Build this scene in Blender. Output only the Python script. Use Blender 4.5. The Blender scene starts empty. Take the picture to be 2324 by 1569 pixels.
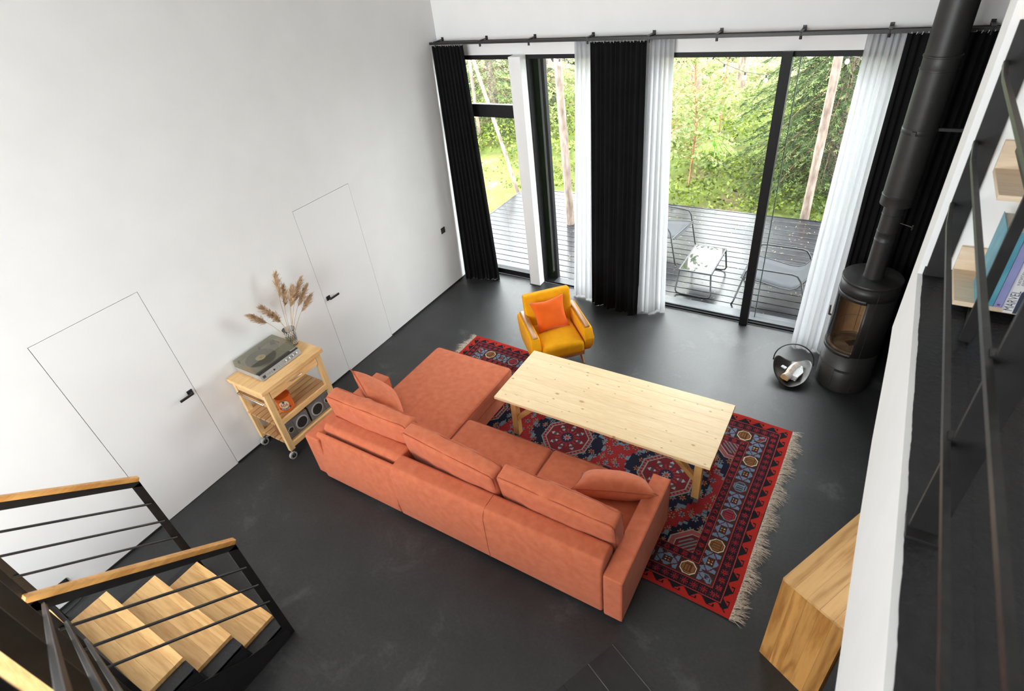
import bpy, bmesh, math, random
import numpy as np
from mathutils import Vector, Matrix, Euler

SC = bpy.context.scene
COL = SC.collection
R = math.radians

# ------------------------------------------------------------------ camera, sky, light, exposure
cam_data = bpy.data.cameras.new('camera')
cam = bpy.data.objects.new('camera', cam_data)
COL.objects.link(cam)
cam.location = (4.90028, -6.10258, 4.13787)
cam.rotation_euler = (R(53.45295), R(6.18927), R(31.16085))
cam_data.sensor_fit = 'HORIZONTAL'
cam_data.sensor_width = 36.0
cam_data.lens = 1264.7028 / 2324 * 36.0
cam_data.clip_start = 0.02
cam_data.dof.use_dof = True
cam_data.dof.focus_distance = 6.2
cam_data.dof.aperture_fstop = 3.2
cam_data.clip_end = 200
SC.camera = cam

world = bpy.data.worlds.new('overcast_sky')
SC.world = world
world.use_nodes = True
bgn = world.node_tree.nodes['Background']
bgn.inputs['Color'].default_value = (0.955, 0.985, 1.0, 1)
bgn.inputs['Strength'].default_value = 8.0

SC.view_settings.view_transform = 'Standard'
SC.view_settings.look = 'None'
SC.view_settings.exposure = 0.96
SC.view_settings.gamma = 1.0
SC.view_settings.use_curve_mapping = False
SC.cycles.max_bounces = 9
SC.cycles.diffuse_bounces = 5
SC.cycles.transparent_max_bounces = 16
SC.cycles.sample_clamp_indirect = 6.0
SC.cycles.use_denoising = True


def portal(name, loc, rot, sx, sy):
    """guides sampling of the sky through a window opening; gives off no light itself"""
    l = bpy.data.lights.new(name, 'AREA')
    l.shape = 'RECTANGLE'
    l.size, l.size_y = sx, sy
    l.cycles.is_portal = True
    o = bpy.data.objects.new(name, l)
    o.location, o.rotation_euler = loc, rot
    COL.objects.link(o)


# room extents
XR, YB, ZC = 8.5, -9.6, 5.4      # right end, back wall, ceiling
ZL, XL = 2.6, 5.24               # loft floor level, loft edge
portal('daylight_front', (2.7, 0.31, 1.55), (R(-90), 0, 0), 4.9, 3.0)
portal('daylight_back', (2.25, YB - 0.31, 3.05), (R(90), 0, 0), 3.9, 3.1)  # covers the opening of the added back window

# ------------------------------------------------------------------ materials


def mat(name, col, rough=0.6, metal=0.0, spec=0.5, alpha=1.0):
    m = bpy.data.materials.new(name)
    m.use_nodes = True
    b = m.node_tree.nodes['Principled BSDF']
    b.inputs['Base Color'].default_value = (*col, 1)
    b.inputs['Roughness'].default_value = rough
    b.inputs['Metallic'].default_value = metal
    b.inputs['Specular IOR Level'].default_value = spec
    return m


def N(m, typ, **kw):
    n = m.node_tree.nodes.new(typ)
    for k, v in kw.items():
        if k in n.inputs:
            n.inputs[k].default_value = v
        else:
            setattr(n, k, v)
    return n


def L(m, a, ao, b, bi):
    m.node_tree.links.new(a.outputs[ao], b.inputs[bi])


def B(m):
    return m.node_tree.nodes['Principled BSDF']


def ramp(m, stops):
    r = m.node_tree.nodes.new('ShaderNodeValToRGB')
    el = r.color_ramp.elements
    while len(el) < len(stops):
        el.new(0.5)
    for e, (p, c) in zip(el, stops):
        e.position = p
        e.color = (*c, 1)
    return r


def coords(m, scale=(1, 1, 1), rnd=False):
    tc = N(m, 'ShaderNodeTexCoord')
    mp = N(m, 'ShaderNodeMapping')
    mp.inputs['Scale'].default_value = scale
    L(m, tc, 'Object', mp, 'Vector')
    if rnd:
        oi = N(m, 'ShaderNodeObjectInfo')
        mul = N(m, 'ShaderNodeMath', operation='MULTIPLY')
        mul.inputs[1].default_value = 37.0
        L(m, oi, 'Random', mul, 0)
        L(m, mul, 0, mp, 'Location')
    return mp


def noisy(name, c0, c1, scale=8, rough=0.6, bump=0.0, bscale=60, detail=4, spec=0.5, rvar=0.0, stretch=(1, 1, 1), p0=.3, p1=.7):
    """principled with noise colour, optional bump and roughness variation"""
    m = mat(name, c0, rough, spec=spec)
    mp = coords(m, stretch)
    n = N(m, 'ShaderNodeTexNoise', Scale=scale, Detail=detail)
    L(m, mp, 0, n, 'Vector')
    r = ramp(m, [(p0, c0), (p1, c1)])
    L(m, n, 'Fac', r, 'Fac')
    L(m, r, 'Color', B(m), 'Base Color')
    if rvar:
        mr = N(m, 'ShaderNodeMapRange')
        mr.inputs['To Min'].default_value = rough - rvar
        mr.inputs['To Max'].default_value = rough + rvar
        L(m, n, 'Fac', mr, 'Value')
        L(m, mr, 0, B(m), 'Roughness')
    if bump:
        n2 = N(m, 'ShaderNodeTexNoise', Scale=bscale, Detail=3.0)
        L(m, mp, 0, n2, 'Vector')
        bp = N(m, 'ShaderNodeBump', Strength=bump, Distance=0.01)
        L(m, n2, 'Fac', bp, 'Height')
        L(m, bp, 0, B(m), 'Normal')
    return m


def wood(name, dark, light, axis='X', rings=5.0, contrast=1.0, rough=0.45, var=0.18, knots=None, across=7.0, along=0.7):
    """boards: stretched noise turned into growth rings, tone varies from board to board"""
    m = mat(name, light, rough)
    s = {'X': (along, across, across), 'Y': (across, along, across), 'Z': (across, across, along)}[axis]
    mp = coords(m, s, rnd=True)
    n = N(m, 'ShaderNodeTexNoise', Scale=1.0, Detail=1.5, Roughness=0.4)
    L(m, mp, 0, n, 'Vector')
    mu = N(m, 'ShaderNodeMath', operation='MULTIPLY')
    mu.inputs[1].default_value = rings * 6.28
    L(m, n, 'Fac', mu, 0)
    si = N(m, 'ShaderNodeMath', operation='SINE')
    L(m, mu, 0, si, 0)
    # fine fibre
    mp2 = coords(m, tuple(9 * v for v in s), rnd=True)
    n2 = N(m, 'ShaderNodeTexNoise', Scale=1.3, Detail=3.0)
    L(m, mp2, 0, n2, 'Vector')
    ad = N(m, 'ShaderNodeMath', operation='MULTIPLY_ADD')
    ad.inputs[1].default_value = 0.28 * contrast
    L(m, si, 0, ad, 0)
    L(m, n2, 'Fac', ad, 2)
    r = ramp(m, [(0.15, dark), (0.62, light), (0.95, tuple(min(1, c * 1.08) for c in light))])
    L(m, ad, 0, r, 'Fac')
    hs = N(m, 'ShaderNodeHueSaturation')
    oi = N(m, 'ShaderNodeObjectInfo')
    mr = N(m, 'ShaderNodeMapRange')
    mr.inputs['To Min'].default_value = 1 - var
    mr.inputs['To Max'].default_value = 1 + var * 0.6
    L(m, oi, 'Random', mr, 'Value')
    L(m, mr, 0, hs, 'Value')
    L(m, r, 'Color', hs, 'Color')
    last = hs
    if knots:
        mp3 = coords(m, tuple(knots[0] * v for v in ({'X': (.55, 1, 1), 'Y': (1, .55, 1), 'Z': (1, 1, .55)}[axis])), rnd=True)
        vo = N(m, 'ShaderNodeTexVoronoi', voronoi_dimensions='2D', Scale=1.0)
        L(m, mp3, 0, vo, 'Vector')
        kr = ramp(m, [(0.0, (1, 1, 1)), (knots[1], (.75, .75, .75)), (knots[1] * 2.2, (0, 0, 0))])
        kv = N(m, 'ShaderNodeMapRange')
        kv.inputs['To Min'].default_value = .45
        kv.inputs['To Max'].default_value = 2.6
        L(m, vo, 'Color', kv, 'Value')
        km = N(m, 'ShaderNodeMath', operation='MULTIPLY')
        L(m, vo, 'Distance', km, 0)
        L(m, kv, 0, km, 1)
        L(m, km, 0, kr, 'Fac')
        mx = N(m, 'ShaderNodeMix', data_type='RGBA')
        L(m, kr, 'Color', mx, 'Factor')
        L(m, last, 'Color', mx, 6)
        mx.inputs[7].default_value = (*knots[2], 1)
        L(m, mx, 2, B(m), 'Base Color')
    else:
        L(m, last, 'Color', B(m), 'Base Color')
    bp = N(m, 'ShaderNodeBump', Strength=0.06, Distance=0.003)
    L(m, ad, 0, bp, 'Height')
    L(m, bp, 0, B(m), 'Normal')
    return m


def sheet_glass(name, tint=(1, 1, 1), refl=1.0, rough=0.0, solid=0.0, solid_col=(.5, .5, .5)):
    """thin pane: mirror reflection by Fresnel, the rest passes straight through"""
    m = bpy.data.materials.new(name)
    m.use_nodes = True
    nt = m.node_tree
    nt.nodes.remove(nt.nodes['Principled BSDF'])
    out = nt.nodes['Material Output']
    tr = N(m, 'ShaderNodeBsdfTransparent', Color=(*tint, 1))
    gl = N(m, 'ShaderNodeBsdfGlossy', Roughness=rough)
    fr = N(m, 'ShaderNodeFresnel', IOR=1.5)
    mu = N(m, 'ShaderNodeMath', operation='MULTIPLY')
    mu.inputs[1].default_value = refl
    L(m, fr, 0, mu, 0)
    mix = N(m, 'ShaderNodeMixShader')
    L(m, mu, 0, mix, 'Fac')
    if solid:
        df = N(m, 'ShaderNodeBsdfDiffuse', Color=(*solid_col, 1))
        m2 = N(m, 'ShaderNodeMixShader')
        m2.inputs['Fac'].default_value = solid
        nt.links.new(tr.outputs[0], m2.inputs[1])
        nt.links.new(df.outputs[0], m2.inputs[2])
        nt.links.new(m2.outputs[0], mix.inputs[1])
    else:
        nt.links.new(tr.outputs[0], mix.inputs[1])
    nt.links.new(gl.outputs[0], mix.inputs[2])
    nt.links.new(mix.outputs[0], out.inputs['Surface'])
    return m


def leafmat(name, attr='tone', rough=0.55, transl=0.45):
    """foliage: colour attribute, light shines through"""
    m = bpy.data.materials.new(name)
    m.use_nodes = True
    nt = m.node_tree
    b = B(m)
    b.inputs['Roughness'].default_value = rough
    at = N(m, 'ShaderNodeVertexColor', layer_name=attr)
    L(m, at, 'Color', b, 'Base Color')
    t = N(m, 'ShaderNodeBsdfTranslucent')
    L(m, at, 'Color', t, 'Color')
    mix = N(m, 'ShaderNodeMixShader')
    mix.inputs['Fac'].default_value = transl
    nt.links.new(b.outputs[0], mix.inputs[1])
    nt.links.new(t.outputs[0], mix.inputs[2])
    nt.links.new(mix.outputs[0], nt.nodes['Material Output'].inputs['Surface'])
    return m


M = {}
M['wall'] = noisy('white_plaster', (.795, .797, .79), (.825, .827, .82), 3, .85, .04, 140, spec=.2)
M['door'] = noisy('white_door_paint', (.805, .807, .80), (.825, .827, .822), 2, .6, spec=.3)
M['ceil'] = noisy('ceiling_paint', (.82, .82, .81), (.84, .84, .83), 2, .9, spec=.2)
M['black'] = noisy('black_painted_steel', (.010, .0095, .0095), (.018, .017, .017), 14, .42, .05, 90)
M['jamb'] = noisy('black_window_aluminium', (.007, .007, .008), (.011, .011, .012), 20, .5, spec=.25)
M['rod'] = noisy('black_rod_paint', (.012, .012, .012), (.028, .028, .027), 30, .4, .05, 120)
M['blackwall'] = noisy('black_wall_paint', (.008, .008, .008), (.012, .012, .012), 5, .8)
M['blackplastic'] = noisy('black_plastic', (.012, .012, .013), (.018, .018, .018), 20, .45)
M['gap'] = noisy('dark_gap', (.02, .02, .02), (.03, .03, .03), 9, .9)
M['loftfloor'] = noisy('loft_black_coating', (.0075, .0075, .0092), (.016, .016, .0185), 22, .5, .5, 55, rvar=.1)
M['chrome'] = noisy('brushed_chrome', (.55, .55, .55), (.68, .68, .68), 40, .25)
B(M['chrome']).inputs['Metallic'].default_value = 1
M['steel'] = noisy('brushed_steel', (.30, .30, .31), (.40, .40, .41), 3, .32, stretch=(1, 1, 30))
B(M['steel']).inputs['Metallic'].default_value = 1
M['alu'] = noisy('wet_aluminium_sill', (.030, .033, .038), (.055, .058, .064), 6, .38)
B(M['alu']).inputs['Metallic'].default_value = .2
M['plastic_white'] = noisy('white_plastic', (.75, .75, .73), (.8, .8, .78), 10, .5)

# floor: black micro-cement with worn clouds
m = mat('black_microcement', (.02, .02, .02), .5)
mp = coords(m)
n1 = N(m, 'ShaderNodeTexNoise', Scale=1.6, Detail=9.0, Roughness=.68, Distortion=.6)
n2 = N(m, 'ShaderNodeTexNoise', Scale=38.0, Detail=5.0, Roughness=.7)
L(m, mp, 0, n1, 'Vector')
L(m, mp, 0, n2, 'Vector')
r1 = ramp(m, [(.35, (.018, .0183, .019)), (.58, (.027, .0274, .028)), (.74, (.075, .075, .076))])
r2 = ramp(m, [(.35, (.8, .8, .8)), (.75, (1.3, 1.3, 1.3))])
L(m, n1, 'Fac', r1, 'Fac')
L(m, n2, 'Fac', r2, 'Fac')
mx = N(m, 'ShaderNodeMix', data_type='RGBA', blend_type='MULTIPLY')
mx.inputs['Factor'].default_value = 1
L(m, r1, 'Color', mx, 6)
L(m, r2, 'Color', mx, 7)
L(m, mx, 2, B(m), 'Base Color')
mr = N(m, 'ShaderNodeMapRange')
mr.inputs['To Min'].default_value = .34
mr.inputs['To Max'].default_value = .52
L(m, n1, 'Fac', mr, 'Value')
L(m, mr, 0, B(m), 'Roughness')
bp = N(m, 'ShaderNodeBump', Strength=.05, Distance=.004)
L(m, n2, 'Fac', bp, 'Height')
L(m, bp, 0, B(m), 'Normal')
M['floor'] = m

M['pine'] = wood('pale_pine', (.76, .535, .28), (.84, .645, .375), 'X', 3, .35, .45, .035, knots=(7.0, .040, (.46, .24, .09)))
M['pine_leg'] = wood('honey_pine', (.55, .30, .09), (.70, .42, .15), 'Z', 3, .6, .5, .1)
M['pine_x'] = wood('honey_pine_rail', (.55, .30, .09), (.70, .42, .15), 'X', 3, .6, .5, .1)
M['birch'] = wood('oiled_birch', (.60, .34, .13), (.78, .49, .22), 'Y', 2.5, .6, .45, .14)
M['birch_z'] = wood('oiled_birch_post', (.56, .33, .13), (.74, .49, .23), 'Z', 2.5, .6, .45, .08)
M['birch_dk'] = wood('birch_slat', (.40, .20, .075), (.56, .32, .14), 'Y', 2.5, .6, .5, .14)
M['ash'] = wood('lacquered_ash', (.72, .38, .13), (.92, .575, .235), 'X', 5, .6, .35, .12, across=5.5, along=.55)
M['ash_y'] = wood('lacquered_ash_side', (.72, .38, .13), (.92, .575, .235), 'Y', 5, .6, .35, .12, across=5.5, along=.55)
M['rail_y'] = wood('oiled_handrail', (.55, .25, .06), (.74, .39, .12), 'Y', 3, .7, .35, .05)
M['rail_x'] = wood('oiled_handrail_x', (.55, .25, .06), (.74, .39, .12), 'X', 3, .7, .35, .05)
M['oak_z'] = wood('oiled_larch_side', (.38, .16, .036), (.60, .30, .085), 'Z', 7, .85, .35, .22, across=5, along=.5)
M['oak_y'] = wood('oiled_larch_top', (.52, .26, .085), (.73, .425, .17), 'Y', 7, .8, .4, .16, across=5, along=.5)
M['ply'] = wood('pale_plywood', (.60, .46, .31), (.72, .58, .42), 'X', 2, .4, .55, .05, knots=(7, .03, (.35, .22, .12)))
M['walnut'] = wood('walnut_veneer', (.10, .035, .015), (.22, .075, .035), 'Z', 4, .8, .4, .05)
M['armwood'] = wood('worn_teak', (.30, .13, .045), (.50, .26, .11), 'Y', 3, .8, .3, .05)
M['deck'] = wood('wet_grey_deck_board', (.010, .010, .012), (.024, .024, .027), 'X', 4, .8, .22, .2)
M['bark'] = noisy('pine_bark', (.10, .07, .055), (.30, .23, .19), 9, .9, 1.0, 16, stretch=(1.6, 1.6, .5))
M['bark_red'] = noisy('sapling_bark', (.20, .10, .05), (.38, .20, .10), 14, .8, .6, 30)
M['twig'] = noisy('spruce_twig', (.10, .06, .03), (.17, .11, .06), 14, .9)


def fabric(name, c0, c1, sheen=.3, scale=7, fine=420, bump=.25):
    m = noisy(name, c0, c1, scale, .92, bump, fine, detail=6, spec=.2)
    B(m).inputs['Sheen Weight'].default_value = sheen
    B(m).inputs['Sheen Roughness'].default_value = .4
    return m


M['terra'] = fabric('terracotta_velour', (.50, .128, .058), (.58, .165, .082), .15, 16)
M['terra_pipe'] = fabric('terracotta_piping', (.36, .080, .036), (.42, .10, .050), .1)
M['mustard'] = fabric('mustard_wool', (.78, .345, .004), (.86, .40, .006), .08, 12)
M['orange'] = fabric('orange_velvet', (.72, .105, .008), (.82, .14, .012), .3, 6)
M['velvet'] = fabric('black_velvet', (.0035, .0035, .004), (.006, .006, .007), .02, 6, 200, .1)
# sheer: fine weave, part see-through, glows when lit from behind
m = bpy.data.materials.new('white_voile')
m.use_nodes = True
nt = m.node_tree
nt.nodes.remove(nt.nodes['Principled BSDF'])
tr = N(m, 'ShaderNodeBsdfTransparent')
tl = N(m, 'ShaderNodeBsdfTranslucent', Color=(.62, .63, .65, 1))
df = N(m, 'ShaderNodeBsdfDiffuse', Color=(.9, .9, .91, 1))
a1 = N(m, 'ShaderNodeMixShader')
a1.inputs[0].default_value = .40
a2 = N(m, 'ShaderNodeMixShader')
wn = N(m, 'ShaderNodeTexNoise', Scale=900.0)
wr = N(m, 'ShaderNodeMapRange')
wr.inputs['To Min'].default_value = .62
wr.inputs['To Max'].default_value = .86
L(m, wn, 'Fac', wr, 'Value')
L(m, wr, 0, a2, 0)
L(m, tl, 0, a1, 1)
L(m, df, 0, a1, 2)
nt.links.new(tr.outputs[0], a2.inputs[1])
nt.links.new(a1.outputs[0], a2.inputs[2])
nt.links.new(a2.outputs[0], nt.nodes['Material Output'].inputs['Surface'])
M['voile'] = m
M['glass'] = sheet_glass('window_glass', (.97, .985, .98), .22)
M['smoke'] = sheet_glass('smoked_acrylic', (.89, .88, .81), .5, .02, .07, (.42, .40, .34))
M['clear'] = sheet_glass('vase_crystal', (.93, .94, .94), 1.6, .05, .06, (.8, .8, .8))
M['stoveglass'] = sheet_glass('stove_glass', (.80, .74, .66), .7, .02)
M['bulb'] = sheet_glass('clear_bulb_glass', (.9, .9, .9), 1.6, .05, .35, (.9, .9, .88))
M['leaf'] = leafmat('foliage')

# ------------------------------------------------------------------ mesh helpers
class MB:
    """collects faces, links them as ONE mesh object"""

    def __init__(s, loc=(0, 0, 0)):
        s.v, s.f, s.o = [], [], Vector(loc)

    def add(s, verts, faces, mtx=None):
        k = len(s.v)
        for p in verts:
            p = Vector(p)
            if mtx is not None:
                p = mtx @ p
            s.v.append(p)
        s.f += [tuple(i + k for i in f) for f in faces]
        return s

    def box(s, x0, x1, y0, y1, z0, z1, mtx=None):
        vs = [(x, y, z) for z in (z0, z1) for x, y in ((x0, y0), (x1, y0), (x1, y1), (x0, y1))]
        return s.add(vs, [(3, 2, 1, 0), (4, 5, 6, 7), (0, 1, 5, 4), (1, 2, 6, 5), (2, 3, 7, 6), (3, 0, 4, 7)], mtx)

    def bar(s, a, b, w, h, up=(0, 0, 1)):
        """rectangular bar from a to b, w wide (sideways), h high (along up)"""
        a, b = Vector(a), Vector(b)
        d = (b - a).normalized()
        side = d.cross(Vector(up)).normalized()
        u = side.cross(d).normalized()
        vs = []
        for p in (a, b):
            vs += [p - side * w / 2 - u * h / 2, p + side * w / 2 - u * h / 2, p + side * w / 2 + u * h / 2, p - side * w / 2 + u * h / 2]
        return s.add(vs, [(0, 1, 2, 3), (7, 6, 5, 4), (0, 4, 5, 1), (1, 5, 6, 2), (2, 6, 7, 3), (3, 7, 4, 0)])

    def tube(s, pts, r, n=8, closed=False, cap=True):
        pts = [Vector(p) for p in pts]
        m = len(pts)
        rr = r if hasattr(r, '__len__') else [r] * m
        rings = []
        ref = None
        for i, p in enumerate(pts):
            if closed:
                d = pts[(i + 1) % m] - pts[i - 1]
            else:
                d = pts[min(i + 1, m - 1)] - pts[max(i - 1, 0)]
            d = d.normalized() if d.length > 1e-9 else Vector((0, 0, 1))
            if ref is None:
                ref = d.orthogonal().normalized()
            ref = (ref - d * ref.dot(d))
            ref = ref.normalized() if ref.length > 1e-6 else d.orthogonal().normalized()
            bi = d.cross(ref)
            rings.append([p + (ref * math.cos(2 * math.pi * k / n) + bi * math.sin(2 * math.pi * k / n)) * rr[i] for k in range(n)])
        vs = [q for g in rings for q in g]
        fs = []
        for i in range(m if closed else m - 1):
            j = (i + 1) % m
            for k in range(n):
                l = (k + 1) % n
                fs.append((i * n + k, i * n + l, j * n + l, j * n + k))
        if cap and not closed:
            fs.append(tuple(range(n - 1, -1, -1)))
            fs.append(tuple((m - 1) * n + k for k in range(n)))
        return s.add(vs, fs)

    def cyl(s, a, b, r0, r1=None, n=20):
        return s.tube([a, b], [r0, r0 if r1 is None else r1], n)

    def lathe(s, prof, n=28, c=(0, 0, 0), mtx=None, a0=0.0, a1=360.0):
        full = abs(a1 - a0) >= 359.9
        m = n if full else n + 1
        vs = []
        for r, z in prof:
            for k in range(m):
                a = R(a0 + (a1 - a0) * k / n)
                vs.append((c[0] + r * math.cos(a), c[1] + r * math.sin(a), c[2] + z))
        fs = []
        for i in range(len(prof) - 1):
            for k in range(n):
                l = (k + 1) % m
                fs.append((i * m + k, i * m + l, (i + 1) * m + l, (i + 1) * m + k))
        return s.add(vs, fs, mtx)

    def prism(s, poly, a, b, axis='Y', mtx=None):
        """poly: 2D outline; extruded along axis from a to b. X:(y,z) Y:(x,z) Z:(x,y)"""
        put = {'X': lambda p, t: (t, p[0], p[1]), 'Y': lambda p, t: (p[0], t, p[1]), 'Z': lambda p, t: (p[0], p[1], t)}[axis]
        n = len(poly)
        vs = [put(p, a) for p in poly] + [put(p, b) for p in poly]
        fs = [tuple(range(n - 1, -1, -1)), tuple(range(n, 2 * n))]
        fs += [(i, (i + 1) % n, n + (i + 1) % n, n + i) for i in range(n)]
        return s.add(vs, fs, mtx)

    def rbox(s, cx, cy, cz, sx, sy, sz, r=.03, n=4, seg=3, bulge=(0, 0, 0), mtx=None, wob=0.0, seed=0):
        """rounded, optionally bulging box (upholstery)"""
        h = [sx / 2, sy / 2, sz / 2]

        def axis(hh):
            inn = max(hh - r, 1e-4)
            edge = [inn + r * math.tan(R(45) * k / seg) for k in range(1, seg + 1)]
            mid = [inn * (2 * k / n - 1) for k in range(n + 1)]
            return [-e for e in reversed(edge)] + mid + edge
        ax = [axis(q) for q in h]
        rnd = random.Random(seed)
        ph = [rnd.uniform(0, 6.28) for _ in range(6)]
        for d in range(3):
            u, w = (d + 1) % 3, (d + 2) % 3
            for sg in (-1, 1):
                A, Bx = ax[u], ax[w]
                vs = []
                for p in A:
                    for q in Bx:
                        pt = [0, 0, 0]
                        pt[d], pt[u], pt[w] = sg * h[d], p, q
                        inn = [max(-(h[k] - r), min(h[k] - r, pt[k])) for k in range(3)]
                        dv = Vector([pt[k] - inn[k] for k in range(3)])
                        out = Vector(inn) + dv.normalized() * r
                        f = 1.0
                        for k in range(3):
                            g = bulge[k]
                            if g:
                                o1, o2 = (k + 1) % 3, (k + 2) % 3
                                f1 = max(0, 1 - (out[o1] / h[o1]) ** 2)
                                f2 = max(0, 1 - (out[o2] / h[o2]) ** 2)
                                out[k] += math.copysign(1, out[k]) * g * f1 ** .6 * f2 ** .6 * min(1, abs(out[k]) / h[k])
                        if wob:
                            x, y, z = out
                            wv = math.sin(x * 19 + ph[0] + 2 * math.sin(z * 7 + ph[1])) * math.sin(z * 11 + ph[2]) + .6 * math.sin(x * 33 + z * 9 + ph[3]) + .5 * math.sin(y * 27 + x * 13 + ph[4])
                            out += dv.normalized() * wv * wob
                        vs.append((out[0] + cx, out[1] + cy, out[2] + cz))
                nb = len(Bx)
                fs = []
                for i in range(len(A) - 1):
                    for j in range(nb - 1):
                        q = (i * nb + j, (i + 1) * nb + j, (i + 1) * nb + j + 1, i * nb + j + 1)
                        fs.append(q if sg > 0 else tuple(reversed(q)))
                s.add(vs, fs, mtx)
        return s

    def build(s, name, material, parent=None, smooth=None, bevel=0, bseg=2, weld=True, kind=None, solid=None):
        off = s.o
        me = bpy.data.meshes.new(name)
        me.from_pydata([tuple(p - off) for p in s.v], [], s.f)
        if weld or bevel:
            bm = bmesh.new()
            bm.from_mesh(me)
            if weld:
                bmesh.ops.remove_doubles(bm, verts=bm.verts, dist=1e-5)
            if bevel:
                es = [e for e in bm.edges if len(e.link_faces) == 2 and e.calc_face_angle(0) > R(28)]
                bmesh.ops.bevel(bm, geom=es, offset=bevel, segments=bseg, affect='EDGES', profile=.5, clamp_overlap=True)
            bmesh.ops.recalc_face_normals(bm, faces=bm.faces)
            bm.to_mesh(me)
            bm.free()
        if smooth is not None:
            me.polygons.foreach_set('use_smooth', [True] * len(me.polygons))
            if smooth < 179:
                me.set_sharp_from_angle(angle=R(smooth))
        me.materials.append(material)
        me.update()
        o = bpy.data.objects.new(name, me)
        COL.objects.link(o)
        if parent is not None:
            o.parent = parent
        else:
            o.location = off
        if kind:
            o['kind'] = kind
        if solid:
            md = o.modifiers.new('thickness', 'SOLIDIFY')
            md.thickness = solid
            md.offset = 0
        return o


def tag(o, label, cat, group=None):
    o['label'], o['category'] = label, cat
    if group:
        o['group'] = group
    return o


def thing(name, label, cat, loc=(0, 0, 0), rz=0.0, group=None):
    o = bpy.data.objects.new(name, None)
    o.empty_display_size = .1
    COL.objects.link(o)
    o.location = loc
    o.rotation_euler = (0, 0, rz)
    return tag(o, label, cat, group)


def struct(o, label=None, cat=None):
    o['kind'] = 'structure'
    if label:
        o['label'] = label
    if cat:
        o['category'] = cat
    return o


def copy_tree(o, parent=None):
    c = o.copy()
    COL.objects.link(c)
    c.parent = parent
    for ch in list(o.children):
        copy_tree(ch, c)
    return c


def fast_mesh(name, verts, quads, material, colors=None, attr='tone', parent=None, loc=(0, 0, 0), kind=None, smooth=False):
    """numpy quads/tris (n,k) to a mesh, one colour per face (corner domain)"""
    verts = np.asarray(verts, np.float32) - np.asarray(loc, np.float32)
    quads = np.asarray(quads, np.int32)
    nf, k = quads.shape
    me = bpy.data.meshes.new(name)
    me.vertices.add(len(verts))
    me.vertices.foreach_set('co', verts.ravel())
    me.loops.add(nf * k)
    me.loops.foreach_set('vertex_index', quads.ravel())
    me.polygons.add(nf)
    me.polygons.foreach_set('loop_start', np.arange(nf, dtype=np.int32) * k)
    me.update(calc_edges=True)
    if colors is not None:
        ca = me.color_attributes.new(attr, 'FLOAT_COLOR', 'CORNER')
        c = np.ones((nf, 4), np.float32)
        c[:, :3] = colors
        ca.data.foreach_set('color', np.repeat(c, k, axis=0).ravel())
    if smooth:
        me.polygons.foreach_set('use_smooth', [True] * nf)
    me.materials.append(material)
    me.update()
    o = bpy.data.objects.new(name, me)
    COL.objects.link(o)
    if parent is not None:
        o.parent = parent
    else:
        o.location = loc
    if kind:
        o['kind'] = kind
    return o


def text_verts(body, size, extr=0.0004):
    cu = bpy.data.curves.new('txt', 'FONT')
    cu.body = body
    cu.size = size
    cu.extrude = extr
    cu.align_x = 'CENTER'
    cu.align_y = 'CENTER'
    cu.resolution_u = 3
    ob = bpy.data.objects.new('txt', cu)
    COL.objects.link(ob)
    dg = bpy.context.evaluated_depsgraph_get()
    me = bpy.data.meshes.new_from_object(ob.evaluated_get(dg))
    vs = [v.co.copy() for v in me.vertices]
    fs = [tuple(p.vertices) for p in me.polygons]
    bpy.data.objects.remove(ob)
    bpy.data.curves.remove(cu)
    bpy.data.meshes.remove(me)
    return vs, fs


def lettering(name, body, size, mtx, material, parent, extr=0.0004, squash=1.0):
    vs, fs = text_verts(body, size, extr)
    mb = MB()
    mb.add([(v.x * squash, v.y, v.z) for v in vs], fs, mtx)
    return mb.build(name, material, parent, weld=False)


def frame_mtx(origin, xdir, ydir):
    x = Vector(xdir).normalized()
    y = Vector(ydir)
    y = (y - x * y.dot(x)).normalized()
    z = x.cross(y)
    return Matrix(((x.x, y.x, z.x, origin[0]), (x.y, y.y, z.y, origin[1]), (x.z, y.z, z.z, origin[2]), (0, 0, 0, 1)))


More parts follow.
